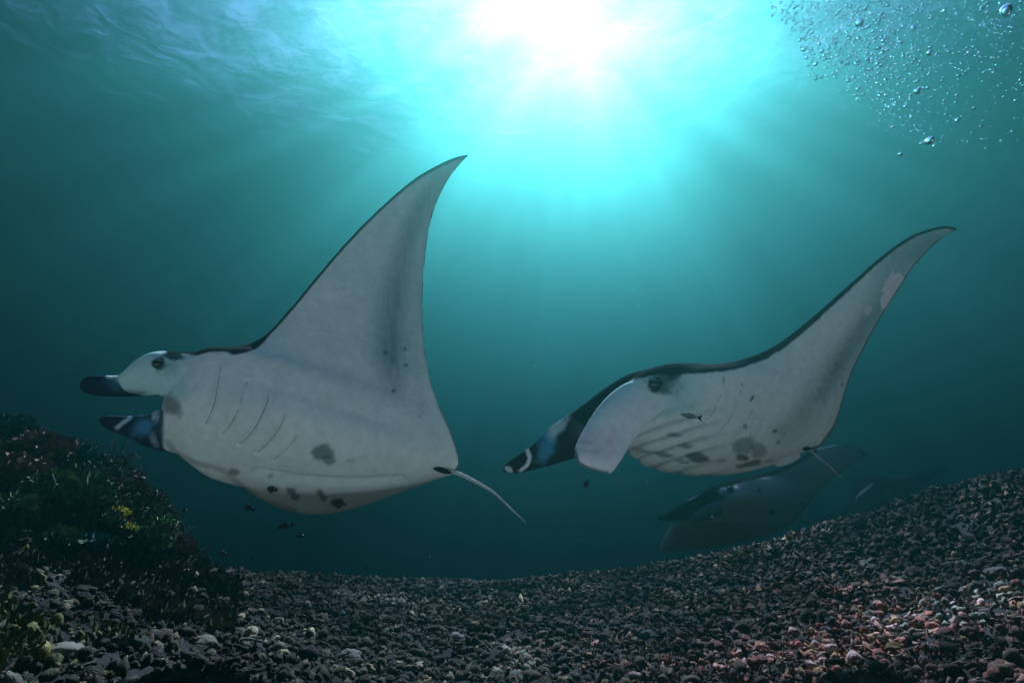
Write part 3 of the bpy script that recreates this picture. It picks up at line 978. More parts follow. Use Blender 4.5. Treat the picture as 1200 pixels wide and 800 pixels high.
# ---- the large manta on the left
def manta_one():
    root = empty('manta_ray', P(380, 500, 3.0), 'largest manta ray, on the left, one wing raised high and belly facing the camera', 'manta ray', 'manta rays gliding over the reef')
    st = [
        [(405, 593, 4.35)] * 2,
        [(350, 595, 4.25), (392, 596, 4.3), (440, 584, 4.3)],
        [(308, 584, 3.9), (385, 592, 3.95), (473, 574, 3.95)],
        [(280, 566, 3.55), (380, 579, 3.6), (500, 565, 3.6)],
        [(256, 551, 3.2), (375, 566, 3.25), (516, 559, 3.3)],
        [(218, 537, 2.95), (370, 558, 2.98), (526, 556, 3.12)],
        [(197, 515, 2.88), (362, 540, 2.92), (532, 554, 3.05)],
        [(189, 492, 2.85), (362, 518, 2.9), (536, 550, 3.02)],
        [(192, 466, 2.85), (365, 500, 2.9), (539, 543, 3.0)],
        [(206, 432, 2.9), (536, 527, 3.0)],
        [(236, 410, 2.95), (528, 503, 3.02)],
        [(275, 406.5, 3.0), (516, 477, 3.06)],
        [(306, 396, 3.05), (506, 448, 3.1)],
        [(336, 366, 3.15), (499.5, 416, 3.18)],
        [(370, 325, 3.25), (496, 381, 3.28)],
        [(408, 281, 3.38), (496, 341, 3.4)],
        [(448, 241, 3.5), (499, 298, 3.52)],
        [(487, 208.5, 3.65), (507, 252, 3.66)],
        [(520, 190, 3.8), (522, 216, 3.8)],
        [(538, 183, 3.88), (537, 195, 3.88)],
        [(549, 181, 3.95), (549, 182.5, 3.95)],
    ]
    man = Manta(st, 8.2, .12, .14, .05, .009, NS=260, NT=90)
    head = loft([(262, 446, 3.0, 30, .12), (225, 441, 2.96, 29, .12), (202, 438.5, 2.93, 27, .11), (184, 437.5, 2.9, 26, .1), (169, 441.5, 2.88, 22, .085), (155, 447, 2.86, 16.5, .06), (142, 451, 2.85, 12, .04)])
    lobe = loft([(235, 512, 3.05, 24, .1), (212, 509, 3.0, 22, .09), (195, 504, 2.98, 20, .07), (182, 503, 2.97, 19, .05)])
    me = fuse('body', [(man.V, man.F), head, lobe], .0072, 5)
    V = verts_np(me)
    px, py = pix_np(V)
    nrm = normals_np(me)
    wv, u, t = side_of(man, V, nrm)
    # gill slits pressed into the belly
    gills = [[(259, 430), (255, 452), (251, 474), (241, 497)], [(290, 447), (283, 470), (273, 492), (261, 508)],
             [(315, 466), (306, 488), (294, 508), (281, 520)], [(335, 487), (325, 505), (313, 520), (302, 530)],
             [(349.5, 511), (340, 522), (331, 531), (322, 538)]]
    belly = wv > .1
    for g in gills:
        d = seg_dist(px, py, g)
        V -= nrm * (np.exp(-(d / 1.6) ** 2) * .007 * belly)[:, None]
        V += nrm * (np.exp(-((d - 4.5) / 3) ** 2) * .003 * belly)[:, None]
    # throat line and lower crease, mouth corner
    V -= nrm * (np.exp(-((seg_dist(px, py, [(300, 552), (350, 561), (410, 565), (470, 562)])) / 4) ** 2) * .018 * belly)[:, None]
    me.vertices.foreach_set('co', V.astype(np.float32).ravel()); me.update()
    c = np.tile(np.array(BELLY), (len(V), 1))
    c = mixc(c, (.60, .60, .57), fbm(px * .02, py * .02, 1.0, 3) * .5)
    band = seg_dist(px, py, [(515, 205), (494, 240), (477, 285), (466, 330), (458, 375), (458, 415), (464, 452)])
    wd = np.interp(py, [180, 250, 330, 400, 460], [8, 13, 19, 23, 16])
    bm_ = np.exp(-(band / wd) ** 2) * np.interp(py, [180, 240, 420, 470, 500], [.2, .6, .95, .4, 0])
    right = smoothstep(-4, 14, px - np.interp(py, [200, 285, 375, 450], [512, 480, 462, 470])) * .28 * np.interp(py, [420, 520], [1, 0])
    streak = .8 + .5 * (fbm(px * .35, py * .05, 2.0, 3) - .45)
    c = mixc(c, GREY, np.maximum(bm_, right) * streak)
    c = mixc(c, GREY, smoothstep(.53, .7, fbm(px * .5, py * .5, 6, 2)) * smoothstep(400, 450, py) * (1 - smoothstep(480, 540, py)) * smoothstep(425, 450, px) * .4)
    for i, (x, y, r1, r2, k) in enumerate([(452, 413, 2.6, 2.2, .8), (475, 409, 2.4, 2.2, .8), (476, 428, 2.4, 2, .8), (461, 458, 2.6, 2.2, .85), (377, 530, 13, 9, .8), (385, 539, 8, 6, .7), (492, 488, 1.6, 1.6, .5), (410, 540, 5, 3, .25),
                                          (318, 572, 2.6, 2.6, .9), (341, 575, 6, 4, .8), (346, 582, 5, 4, .75), (375, 577, 4, 4, .75), (379, 583, 4, 4, .7), (396, 589, 8, 5, .9), (274, 553, 7, 4, .7), (316, 559, 3, 2, .5)]):
        c = mixc(c, (.04, .065, .06), ell(px, py, x, y, r1, r2, soft=.45, seed=i * 1.7) * k * .9)
    c = mixc(c, (.35, .38, .36), smoothstep(.66, .74, fbm(px * .9, py * .9, 3.3, 2)) * smoothstep(.4, .55, fbm(px * .02 + 3, py * .02, 5.5, 2)) * .35)
    c = mixc(c, (.95, .93, .9), smoothstep(.68, .76, fbm(px * .12 + py * .5, py * .12 - px * .3, 9.3, 2)) * .25)
    # head: eye patch, dark bar behind the eye, bluish white cheek
    hd = smoothstep(235, 205, px) * smoothstep(475, 460, py)
    c = mixc(c, TEAL, hd * .85)
    c = mixc(c, (.015, .02, .03), ell(px, py, 186.5, 426, 8.5, 8.5, soft=.3) * .93)
    c = mixc(c, (.03, .05, .06), ell(px, py, 203, 417, 13, 5, 8, soft=.4) * .9)
    c = mixc(c, (.2, .3, .32), ell(px, py, 196, 432, 12, 8, 0, soft=.6) * .4)
    c = mixc(c, (.03, .045, .06), smoothstep(13, 3, seg_dist(px, py, [(120, 466), (150, 466), (172, 467)])) * smoothstep(180, 165, px) * .9)
    # shade of the mouth opening painted on the lip, and dark chin rim
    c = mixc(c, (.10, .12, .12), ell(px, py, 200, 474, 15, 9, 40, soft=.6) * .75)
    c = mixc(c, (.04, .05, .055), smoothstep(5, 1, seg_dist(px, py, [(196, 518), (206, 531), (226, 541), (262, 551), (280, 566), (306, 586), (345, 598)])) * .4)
    c = mixc(c, (.03, .06, .09), smoothstep(194, 189, px) * smoothstep(476, 482, py))
    # line of pale dots where the gills end
    for g in gills:
        c = mixc(c, (.9, .88, .84), ell(px, py, g[-1][0], g[-1][1] + 1, 4, 2, 20) * .9)
    gx, gy = pix_np(man.G[::4, 0])
    le = [(x, y) for x, y in zip(gx, gy) if x > 215 and y < 415]
    le = [(198, 412), (212, 410)] + le
    te = [(549, 182), (522, 216), (507, 252), (499, 298), (496, 341), (496, 381), (499.5, 416), (506, 448), (516, 477), (528, 503), (536, 527), (539, 543), (532, 554)]
    sy = py - np.interp(px, [q[0] for q in le], [q[1] for q in le])
    c = mixc(c, BACK, np.maximum(smoothstep(4.2, 2.6, seg_dist(px, py, le)), smoothstep(5.5, 3.2, sy - 5 * smoothstep(262, 275, px) * smoothstep(322, 300, px)) * (px > 203) * (px < 545) * (sy < 30)) * .97)
    c = mixc(c, (.04, .07, .07), smoothstep(2.3, .8, seg_dist(px, py, te)) * .9)
    back = smoothstep(-.15, -.35, wv) * smoothstep(205, 215, px)
    c = mixc(c, BACK, back)
    set_col(me, c)
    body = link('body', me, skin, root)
    bvh = bvh_of(me)
    # cephalic fins
    v, f = loft([(176, 446, 2.9, 17, .05), (158, 450, 2.87, 14.5, .045), (140, 452, 2.84, 12.5, .04), (122, 452, 2.82, 12, .038), (108, 451, 2.8, 11, .035), (99, 450.5, 2.8, 8, .025), (95.5, 450, 2.8, 2, .01)], nseg=28, nring=44)
    m_ = mesh_from('cephalic_fin', v, f)
    V = verts_np(m_); px, py = pix_np(V)
    c = np.tile(np.array((.42, .67, .62)), (len(V), 1))
    edge_ = (py - np.interp(px, [100, 128, 140, 160, 178], [425, 437, 449, 458, 466]))
    c = mixc(c, (.015, .03, .045), smoothstep(-2, 4, edge_))
    c = mixc(c, (.05, .14, .22), ell(px, py, 134, 450, 12, 7, 20, soft=.7) * .55)
    c = mixc(c, (.7, .78, .8), ell(px, py, 129, 441.5, 5, 2, 10) * .9)
    set_col(m_, c); link('cephalic_fin', m_, skin, root)['label'] = 'upper cephalic fin with a dark rounded tip'
    v, f = loft([(200, 506, 3.0, 22, .07), (186, 503.5, 2.97, 23, .06), (174, 503, 2.95, 19, .05), (160, 500.5, 2.92, 14.5, .045), (145, 498, 2.9, 11, .04), (131, 495, 2.88, 8.5, .035), (122, 492.5, 2.87, 6, .025), (117.5, 491.5, 2.87, 1.5, .01)], nseg=28, nring=44)
    m_ = mesh_from('cephalic_fin', v, f)
    V = verts_np(m_); px, py = pix_np(V)
    c = np.tile(np.array((.02, .035, .055)), (len(V), 1))
    c = mixc(c, (.08, .28, .46), ell(px, py, 168, 500, 13, 9, -30, soft=.8) * .75)
    c = mixc(c, (.42, .58, .65), ell(px, py, 182, 488, 4, 5, soft=.6) * .8)
    c = mixc(c, (.5, .68, .74), smoothstep(3.4, .8, seg_dist(px, py, [(137, 501), (144, 495), (152, 490)])) * .9)
    c = mixc(c, (.34, .46, .5), ell(px, py, 181, 516, 9, 4, 60, soft=.8) * .6)
    set_col(m_, c); link('cephalic_fin', m_, skin, root)['label'] = 'lower cephalic fin, dark blue with a pale bar'
    add_eye(bvh, 184.5, 425.5, .017, root)
    for g in gills:
        pts = []
        Q = catmull([(x, y, 0) for x, y in g], 7)
        for x, y, _ in Q:
            h = surf_hit(bvh, x, y)
            if h[0] is not None: pts.append(h[0])
        if len(pts) > 2:
            v, f = tube(pts, .0009, .0018, 6, 16)
            link('gill_slit', mesh_from('gill_slit', v, f), gill_skin, root)
    h = surf_hit(bvh, 519, 550)[0] or P(519, 550, 3)
    d0 = -(CMI @ (h - CAM)).z / DSC
    v, f = tube([P(512, 547, d0 + .03), P(526, 551, d0), P(545, 558, d0), P(577, 576, d0 + .06), P(600, 597, d0 + .12), P(616, 612, d0 + .18)], .014, .0022, 8, 40)
    m_ = mesh_from('tail', v, f); set_col(m_, np.tile(np.array((.55, .58, .56)), (len(m_.vertices), 1)))
    link('tail', m_, skin, root)
    v, f = loft([(505, 546, d0 - .02, 1.5, .01), (513, 549, d0 - .02, 3, .012), (522, 552, d0 - .02, 3, .012), (529, 554, d0 - .02, 1, .006)], nring=14)
    link('dorsal_fin', mesh_from('dorsal_fin', v, f), dark_skin, root)
    return root, bvh
DSC = .65
m1, m1_bvh = manta_one()

# ---- the second manta, coming closer head first
def manta_two():
    root = empty('manta_ray', P(850, 490, 3.3), 'manta ray with broad white head fin hanging down and pink patch near wing tip', 'manta ray', 'manta rays gliding over the reef')
    st = [
        [(872, 520, 5.3)] * 2,
        [(815, 515, 4.7), (862, 522, 4.9), (905, 522, 5.0)],
        [(772, 521, 4.1), (850, 530, 4.3), (922, 528, 4.6)],
        [(745, 526, 3.6), (842, 537, 3.85), (934, 529, 4.25)],
        [(731, 524, 3.25), (838, 536, 3.55), (942, 528, 4.0)],
        [(727, 506, 3.1), (836, 521, 3.4), (945, 527, 3.9)],
        [(730, 485, 3.03), (836, 508, 3.33), (948, 527, 3.83)],
        [(746, 458, 3.02), (842, 486, 3.3), (953, 525.5, 3.78)],
        [(775, 434, 3.08), (852, 466, 3.32), (961, 522, 3.74)],
        [(815, 428, 3.2), (882, 456, 3.4), (970, 513, 3.72)],
        [(850, 425, 3.3), (910, 452, 3.48), (977, 501, 3.72)],
        [(880, 417.5, 3.4), (984, 483, 3.73)],
        [(908, 405, 3.5), (990, 461, 3.76)],
        [(940, 382, 3.6), (998.5, 436, 3.8)],
        [(974, 353, 3.7), (1014, 405, 3.86)],
        [(1007, 323.5, 3.82), (1033, 371, 3.94)],
        [(1038, 297, 3.95), (1053, 339, 4.03)],
        [(1067, 277, 4.08), (1074, 308, 4.13)],
        [(1094, 267, 4.2), (1098, 284, 4.23)],
        [(1110, 265, 4.28), (1111, 274, 4.3)],
        [(1122, 268, 4.36), (1122, 269.5, 4.36)],
    ]
    man = Manta(st, 6.2, .15, .12, .05, .010, NS=260, NT=90)
    head = loft([(835, 455, 3.35, 28, .13), (805, 452, 3.2, 27, .12), (780, 452, 3.1, 25, .11), (760, 455, 3.04, 21, .09), (742, 463, 3.0, 17, .06)])
    brow = loft([(790, 440, 3.15, 12, .08), (745, 447, 3.15, 11, .08), (715, 466, 3.15, 13, .08), (700, 487, 3.15, 22, .09), (692, 500, 3.16, 28, .09)])
    me = fuse('body', [(man.V, man.F), head, brow], .0072, 5)
    V = verts_np(me)
    px, py = pix_np(V)
    nrm = normals_np(me)
    wv, u, t = side_of(man, V, nrm)
    belly = (wv > .1)
    # throat folds
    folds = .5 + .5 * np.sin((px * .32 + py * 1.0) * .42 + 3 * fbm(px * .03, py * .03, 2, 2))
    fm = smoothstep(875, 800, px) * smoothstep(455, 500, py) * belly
    V -= nrm * (folds ** 3 * .007 * fm)[:, None]
    gl = [[(845, 462), (838, 480), (826, 497)], [(865, 470), (856, 490), (843, 507)], [(882, 480), (873, 498), (860, 513)], [(897, 490), (889, 505), (877, 518)]]
    for g in gl:
        d = seg_dist(px, py, g)
        V -= nrm * (np.exp(-(d / 1.8) ** 2) * .005 * belly)[:, None]
    me.vertices.foreach_set('co', V.astype(np.float32).ravel()); me.update()
    c = np.tile(np.array(BELLY), (len(V), 1))
    c = mixc(c, (.55, .60, .57), fbm(px * .02, py * .02, 5.0, 3) * .5)
    band = seg_dist(px, py, [(915, 505), (935, 490), (960, 462), (980, 432), (1000, 402), (1020, 374), (1044, 350)])
    c = mixc(c, GREY, np.exp(-(band / np.interp(px, [900, 940, 1000, 1050], [10, 20, 13, 12])) ** 2) * np.interp(px, [900, 950, 980], [.35, .6, .88]) * (.85 + .5 * (fbm(px * .2, py * .2, 3, 3) - .45)))
    c = mixc(c, (.36, .5, .47), smoothstep(1020, 1050, px + .3 * (py - 300)) * .85)
    c = mixc(c, (.28, .42, .4), ell(px, py, 1085, 288, 22, 8, -35, soft=.6, seed=3) * .7)
    c = mixc(c, (.9, .78, .74), np.maximum(ell(px, py, 1046, 336, 12, 17, 20, soft=.12, seed=4), ell(px, py, 1040, 352, 9, 10, 30, soft=.12, seed=2)))
    c = mixc(c, (.75, .66, .63), ell(px, py, 1018, 363, 4, 6, 35, soft=.2, seed=8))
    for i, (x, y, rx, ry, an, k) in enumerate([(872, 522, 16, 10, -25, .62), (889, 528, 10, 10, -30, .6), (870, 536, 9, 4, 5, .9), (880, 543, 13, 3.5, -10, .85), (867, 546, 6, 3, 0, .7), (881, 467, 2.2, 5, 30, .85), (874, 500, 3, 3.6, 30, .7),
                                              (908, 505, 3.4, 2.6, -20, .75), (912, 518, 3, 2.6, 0, .6), (848, 445, 1.5, 4, 0, .6), (870, 451, 1.6, 3.6, 0, .55), (868, 459, 1.6, 2, 0, .5), (987, 451, 2.6, 2.6, 0, .6),
                                              (790, 510, 10, 3, 5, .75), (803, 523, 9, 3.4, 5, .7), (818, 536, 15, 6, 8, .92), (778, 533, 14, 3, 8, .75), (755, 529, 15, 3, 10, .5), (800, 541, 10, 2.5, 5, .6), (845, 540, 6, 3, 0, .4),
                                              (900, 540, 6, 2, -10, .5)]):
        c = mixc(c, (.03, .045, .045), ell(px, py, x, y, rx * .92, ry * .92, an, soft=.45, seed=i * 2.3) * k * .88)
    c = mixc(c, (.35, .38, .36), smoothstep(.66, .74, fbm(px * .9, py * .9, 3.3, 2)) * smoothstep(.4, .55, fbm(px * .02 + 3, py * .02, 5.5, 2)) * .35)
    c = mixc(c, (.95, .93, .9), smoothstep(.68, .76, fbm(px * .12 + py * .5, py * .12 - px * .3, 9.3, 2)) * .25)
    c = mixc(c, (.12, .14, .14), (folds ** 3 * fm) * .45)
    hd = smoothstep(840, 800, px) * smoothstep(505, 470, py)
    c = mixc(c, TEAL, hd * .8)
    c = mixc(c, (.015, .03, .045), ell(px, py, 776, 449, 18, 13, 10, soft=.5, seed=6) * .85)
    c = mixc(c, (.01, .012, .016), ell(px, py, 768, 450, 8, 9, 20, soft=.3) * .95)
    c = mixc(c, (.25, .42, .45), ell(px, py, 792, 452, 9, 12, 0, soft=.5, seed=5) * .6)
    c = mixc(c, (.014, .018, .024), ell(px, py, 775, 430, 26, 9, -8, soft=.3, seed=1) * 1.0)
    c = mixc(c, (.014, .018, .024), ell(px, py, 792, 437, 12, 7, -50, soft=.4, seed=3) * .8)
    # dark front of the head and mouth
    front = smoothstep(2, -4, px - np.interp(py, [425, 440, 455, 480, 520], [765, 742, 724, 702, 690]))
    c = mixc(c, (.016, .022, .028), front)
    gx, gy = pix_np(man.G[::4, 0])
    le = [(745, 436), (768, 430)] + [(x, y) for x, y in zip(gx, gy) if x > 785 and y < 440]
    wl = np.interp(px, [750, 800, 900, 960, 1040, 1120], [9, 10, 10, 6.5, 3.6, 2.6])
    dl = seg_dist(px, py, le)
    sy = py - np.interp(px, [q[0] for q in le], [q[1] for q in le])
    slope = np.interp(px, [800, 900, 950, 1000, 1060, 1120], [1.0, 1.05, 1.25, 1.35, 1.25, 1.1])
    edge_n = 1 + .35 * (fbm(px * .15, py * .15, 9, 2) - .45)
    top = smoothstep(1.08, .85, sy / (wl * slope * edge_n)) * (px > 742)
    c = mixc(c, BACK, np.maximum(top, smoothstep(1.0, .7, dl / (wl * edge_n) * 1.15)) * .97)
    te = [(1122, 269), (1098, 284), (1074, 308), (1053, 339), (1033, 371), (1014, 405), (998.5, 436), (990, 461), (984, 483), (977, 501), (961, 522), (945, 528)]
    c = mixc(c, (.03, .06, .06), smoothstep(2.3, .8, seg_dist(px, py, te)) * .85)
    c = mixc(c, BACK, smoothstep(-.1, -.3, wv) * (px > 700))
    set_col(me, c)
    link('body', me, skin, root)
    bvh = bvh_of(me)
    # near cephalic fin, unrolled and hanging down
    v, f = paddle([((757, 441, 3.04), (802, 462, 3.1)), ((738, 446, 2.97), (792, 470, 3.02)), ((718, 459, 2.9), (776, 481, 2.95)), ((702, 476, 2.82), (758, 498, 2.86)),
                   ((688, 497, 2.75), (744, 514, 2.78)), ((677, 517, 2.68), (734, 529, 2.7)), ((674, 530, 2.64), (727, 540, 2.65)), ((677, 541, 2.62), (719, 551, 2.62)), ((684, 546, 2.61), (714, 554, 2.61))], .03, .12, nring=70, nseg=40)
    m_ = mesh_from('cephalic_fin', v, f)
    V = verts_np(m_); px, py = pix_np(V)
    c = np.tile(np.array((.80, .80, .77)), (len(V), 1))
    c = mixc(c, TEAL, smoothstep(16, 2, seg_dist(px, py, [(757, 441), (718, 459), (702, 476), (688, 497), (674, 530)])) * .7)
    c = mixc(c, TEAL, smoothstep(505, 450, py) * .45)
    st_ = smoothstep(.5, .62, fbm(px * .03, py * .22, 4, 3))
    c = mixc(c, (.78, .56, .55), ell(px, py, 700, 522, 24, 18, -30, soft=.8) * .55)
    c = mixc(c, (.3, .36, .37), st_ * ell(px, py, 684, 525, 17, 20, 0, soft=.7) * .55)
    c = mixc(c, (.05, .09, .1), smoothstep(3, 1, seg_dist(px, py, [(674, 528), (677, 541), (686, 547), (712, 554)])) * .9)
    set_col(m_, c); link('cephalic_fin', m_, skin, root)['label'] = 'broad white cephalic fin hanging open'
    # far cephalic fin, rolled and pointing forward
    v, f = paddle([((728, 450, 3.22), (735, 505, 3.22)), ((700, 466, 3.2), (705, 524, 3.2)), ((668, 485, 3.2), (680, 534, 3.18)), ((643, 502, 3.2), (655, 542, 3.16)), ((627, 519, 3.19), (637, 547, 3.15)),
                   ((612, 530, 3.17), (620, 551, 3.14)), ((600, 538, 3.15), (606, 554, 3.13)), ((592, 545, 3.14), (596, 554, 3.12)), ((590, 549, 3.13), (592, 552, 3.12))], .045, 0, nring=60, nseg=32)
    m_ = mesh_from('cephalic_fin', v, f)
    V = verts_np(m_); px, py = pix_np(V)
    c = np.tile(np.array((.02, .026, .032)), (len(V), 1))
    c = mixc(c, (.07, .30, .44), ell(px, py, 641, 520, 9, 22, 15, soft=.8) * .8)
    c = mixc(c, (.5, .7, .7), ell(px, py, 653, 500, 16, 7, -45, soft=.6, seed=2) * .8)
    c = mixc(c, (.12, .16, .17), ell(px, py, 690, 495, 18, 22, 0, soft=.9, seed=2) * .5)
    c = mixc(c, (.75, .82, .8), smoothstep(2.6, 1.2, seg_dist(px, py, [(618, 527), (621, 536), (618, 545), (610, 551)])) * .95)
    c = mixc(c, (.7, .76, .74), ell(px, py, 596, 550, 5, 3, 20) * .9)
    set_col(m_, c); link('cephalic_fin', m_, skin, root)['label'] = 'rolled dark cephalic fin with a white crescent'
    add_eye(bvh, 767, 449, .02, root)
    for g in gl:
        pts = [surf_hit(bvh, x, y)[0] for x, y, _ in catmull([(x, y, 0) for x, y in g], 6)]
        pts = [p for p in pts if p is not None]
        if len(pts) > 2:
            v, f = tube(pts, .0008, .0014, 6, 14)
            link('gill_slit', mesh_from('gill_slit', v, f), gill_skin, root)
    h = surf_hit(bvh, 944, 526)[0] or P(944, 526, 3.85)
    d0 = -(CMI @ (h - CAM)).z / DSC
    v, f = tube([P(936, 521, d0 + .04), P(948, 527, d0), P(962, 538, d0), P(976, 550, d0 + .05), P(989, 562, d0 + .1)], .012, .002, 8, 34)
    m_ = mesh_from('tail', v, f); set_col(m_, np.tile(np.array((.42, .47, .46)), (len(m_.vertices), 1)))
    link('tail', m_, skin, root)
    v, f = loft([(937, 521, d0 - .03, 2, .01), (943, 524, d0 - .03, 3.5, .012), (950, 526, d0 - .03, 1, .006)], nring=12)
    link('dorsal_fin', mesh_from('dorsal_fin', v, f), dark_skin, root)
    v, f = loft([(936, 532, d0 - .02, 4, .014), (926, 536, d0 - .02, 6, .014), (916, 541, d0 - .02, 5, .012), (909, 545, d0 - .02, 2, .006)], nring=16)
    m_ = mesh_from('pelvic_fin', v, f); set_col(m_, np.tile(np.array((.6, .66, .63)), (len(m_.vertices), 1)))
    link('pelvic_fin', m_, skin, root)
    return root, bvh
DSC = .65
m2, m2_bvh = manta_two()

# ---- the third manta, dim behind the second
def manta_three():
    root = empty('manta_ray', P(860, 590, 8), 'dim manta ray farther back, low under the tail of the right manta', 'manta ray', 'manta rays gliding over the reef')
    D = 7.6
    st = [
        [(772, 648, D)] * 2,
        [(777, 632, D + .1), (803, 646, D + .2)],
        [(784, 619, D + .2), (850, 640, D + .5)],
        [(794, 612, D + .2), (900, 627, D + .9)],
        [(803, 605, D + .2), (862, 613, D + .5), (930, 613, D + 1.2)],
        [(812, 597, D + .2), (935, 606, D + 1.3)],
        [(824, 585, D + .25), (940, 600, D + 1.35)],
        [(838, 573, D + .35), (947, 592, D + 1.4)],
        [(858, 562, D + .6), (955, 582, D + 1.45)],
        [(882, 556, D + .9), (964, 572, D + 1.5)],
        [(907, 550, D + 1.1), (976, 561, D + 1.55)],
        [(930, 539, D + 1.3), (988, 552, D + 1.6)],
        [(950, 527.5, D + 1.5), (1000, 545, D + 1.7)],
        [(976, 521, D + 1.7), (1010, 540, D + 1.8)],
        [(1002, 523.5, D + 1.85), (1017, 536, D + 1.9)],
        [(1022, 537, D + 2), (1022, 538, D + 2)],
    ]
    man = Manta(st, 6.2, .15, .2, .06, .02, NS=120, NT=44)
    head = loft([(870, 582, D + .7, 16, .25), (845, 586, D + .4, 18, .22), (825, 594, D + .2, 15, .18), (806, 601, D + .05, 9, .14), (792, 606, D, 4, .06)])
    me = fuse('body', [(man.V, man.F), head], .024, 4)
    V = verts_np(me); px, py = pix_np(V); wv, u, t = side_of(man, V, normals_np(me))
    c = np.tile(np.array((.82, .82, .74)), (len(V), 1))
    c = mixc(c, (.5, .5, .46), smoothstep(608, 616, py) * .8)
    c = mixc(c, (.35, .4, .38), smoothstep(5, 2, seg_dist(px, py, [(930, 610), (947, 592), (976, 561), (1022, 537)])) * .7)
    c = mixc(c, BACK, smoothstep(10, 7, seg_dist(px, py, [(812, 590), (824, 582), (838, 571), (858, 560), (882, 554), (907, 548), (930, 537), (950, 526)])))
    c = mixc(c, BACK, smoothstep(2.5, 1, seg_dist(px, py, [(950, 526), (976, 520), (1002, 523), (1022, 537)])))
    c = mixc(c, BACK, smoothstep(22, 12, seg_dist(px, py, [(775, 598), (800, 588), (838, 572)])) * .92)
    c = mixc(c, (.5, .62, .6), ell(px, py, 853, 575, 10, 5, 0, soft=.4, seed=2) * .9)
    c = mixc(c, (.01, .01, .01), ell(px, py, 856, 573, 4.5, 4, 0, soft=.3) * .95)
    for x, y, r_ in ((940, 590, 3), (905, 600, 4), (890, 575, 2.5)):
        c = mixc(c, (.03, .04, .04), ell(px, py, x, y, r_, r_, seed=x) * .7)
    c = mixc(c, BACK, smoothstep(-.1, -.3, wv))
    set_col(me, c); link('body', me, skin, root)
    bvh = bvh_of(me)
    v, f = paddle([((838, 572, D + .3), (845, 596, D + .3)), ((818, 580, D + .15), (826, 607, D + .15)), ((800, 590, D), (808, 610, D)), ((785, 599, D - .1), (792, 610, D - .1)), ((772, 605, D - .2), (775, 610, D - .2))], .1, 0)
    m_ = mesh_from('cephalic_fin', v, f); V = verts_np(m_); px, py = pix_np(V)
    c = np.tile(np.array(BACK), (len(V), 1))
    c = mixc(c, (.4, .55, .58), smoothstep(2, .8, seg_dist(px, py, [(807, 585), (822, 576), (838, 570)])) * .8)
    set_col(m_, c); link('cephalic_fin', m_, skin, root)
    v, f = loft([(842, 594, D + .1, 8, .08), (830, 600, D, 8, .08), (818, 606, D - .1, 6, .06), (808, 610, D - .15, 2, .03)])
    m_ = mesh_from('cephalic_fin', v, f); set_col(m_, np.tile(np.array((.2, .24, .25)), (len(m_.vertices), 1))); link('cephalic_fin', m_, skin, root)
    add_eye(bvh, 856, 573, .045, root)
    v, f = tube([P(932, 608, D + 1.3), P(950, 613, D + 1.4), P(972, 622, D + 1.6)], .02, .004)
    m_ = mesh_from('tail', v, f); set_col(m_, np.tile(np.array((.1, .11, .11)), (len(m_.vertices), 1))); link('tail', m_, skin, root)
DSC = .85
manta_three()

# ---- the fourth manta, almost lost in the blue
def manta_four():
    root = empty('manta_ray', P(1030, 580, 12.5), 'faintest and most distant manta ray, a dark shape above the right slope', 'manta ray', 'manta rays gliding over the reef')
    D = 12.0
    st = [
        [(958, 616, D)] * 2,
        [(972, 607, D), (978, 611, D + .4)],
        [(990, 598, D), (1002, 606, D + .8)],
        [(1006, 588, D), (1024, 603, D + 1.2)],
        [(1012, 578, D), (1040, 598, D + 1.5)],
        [(1020, 570, D), (1053, 590, D + 1.5)],
        [(1034, 567, D + .2), (1062, 581, D + 1.5)],
        [(1052, 566, D + .5), (1072, 573, D + 1.4)],
        [(1074, 559, D + .8), (1086, 563, D + 1.3)],
        [(1094, 552, D + 1.1), (1098, 555, D + 1.3)],
        [(1112, 549, D + 1.3)] * 2,
    ]
    man = Manta(st, 4.8, .16, .35, .12, .03, NS=90, NT=32)
    me = fuse('body', [(man.V, man.F)], .035, 3)
    V = verts_np(me); px, py = pix_np(V); wv, u, t = side_of(man, V, normals_np(me))
    c = np.tile(np.array((.07, .07, .07)), (len(V), 1))
    c = mixc(c, BACK, smoothstep(7, 3, seg_dist(px, py, [(958, 616), (990, 597), (1012, 578), (1034, 567), (1074, 558), (1112, 549)])))
    c = mixc(c, BACK, smoothstep(.1, -.2, wv))
    c = mixc(c, (.3, .36, .36), ell(px, py, 1040, 577, 4, 3) * .5)
    set_col(me, c); link('body', me, skin, root)
    for s_ in (0, 1):
        v, f = loft([(1016 + 8 * s_, 577 - 6 * s_, D, 5, .12), (1008 + 8 * s_, 584 - 6 * s_, D - .2, 4, .08), (1003 + 8 * s_, 592 - 6 * s_, D - .3, 1.5, .04)])
        link('cephalic_fin', mesh_from('cephalic_fin', v, f), dark_skin, root)
    v, f = tube([P(1050, 594, D + 1.4), P(1066, 598, D + 1.6), P(1080, 604, D + 1.8)], .03, .005)
    link('tail', mesh_from('tail', v, f), dark_skin, root)
DSC = .85
manta_four()
DSC = 1.0

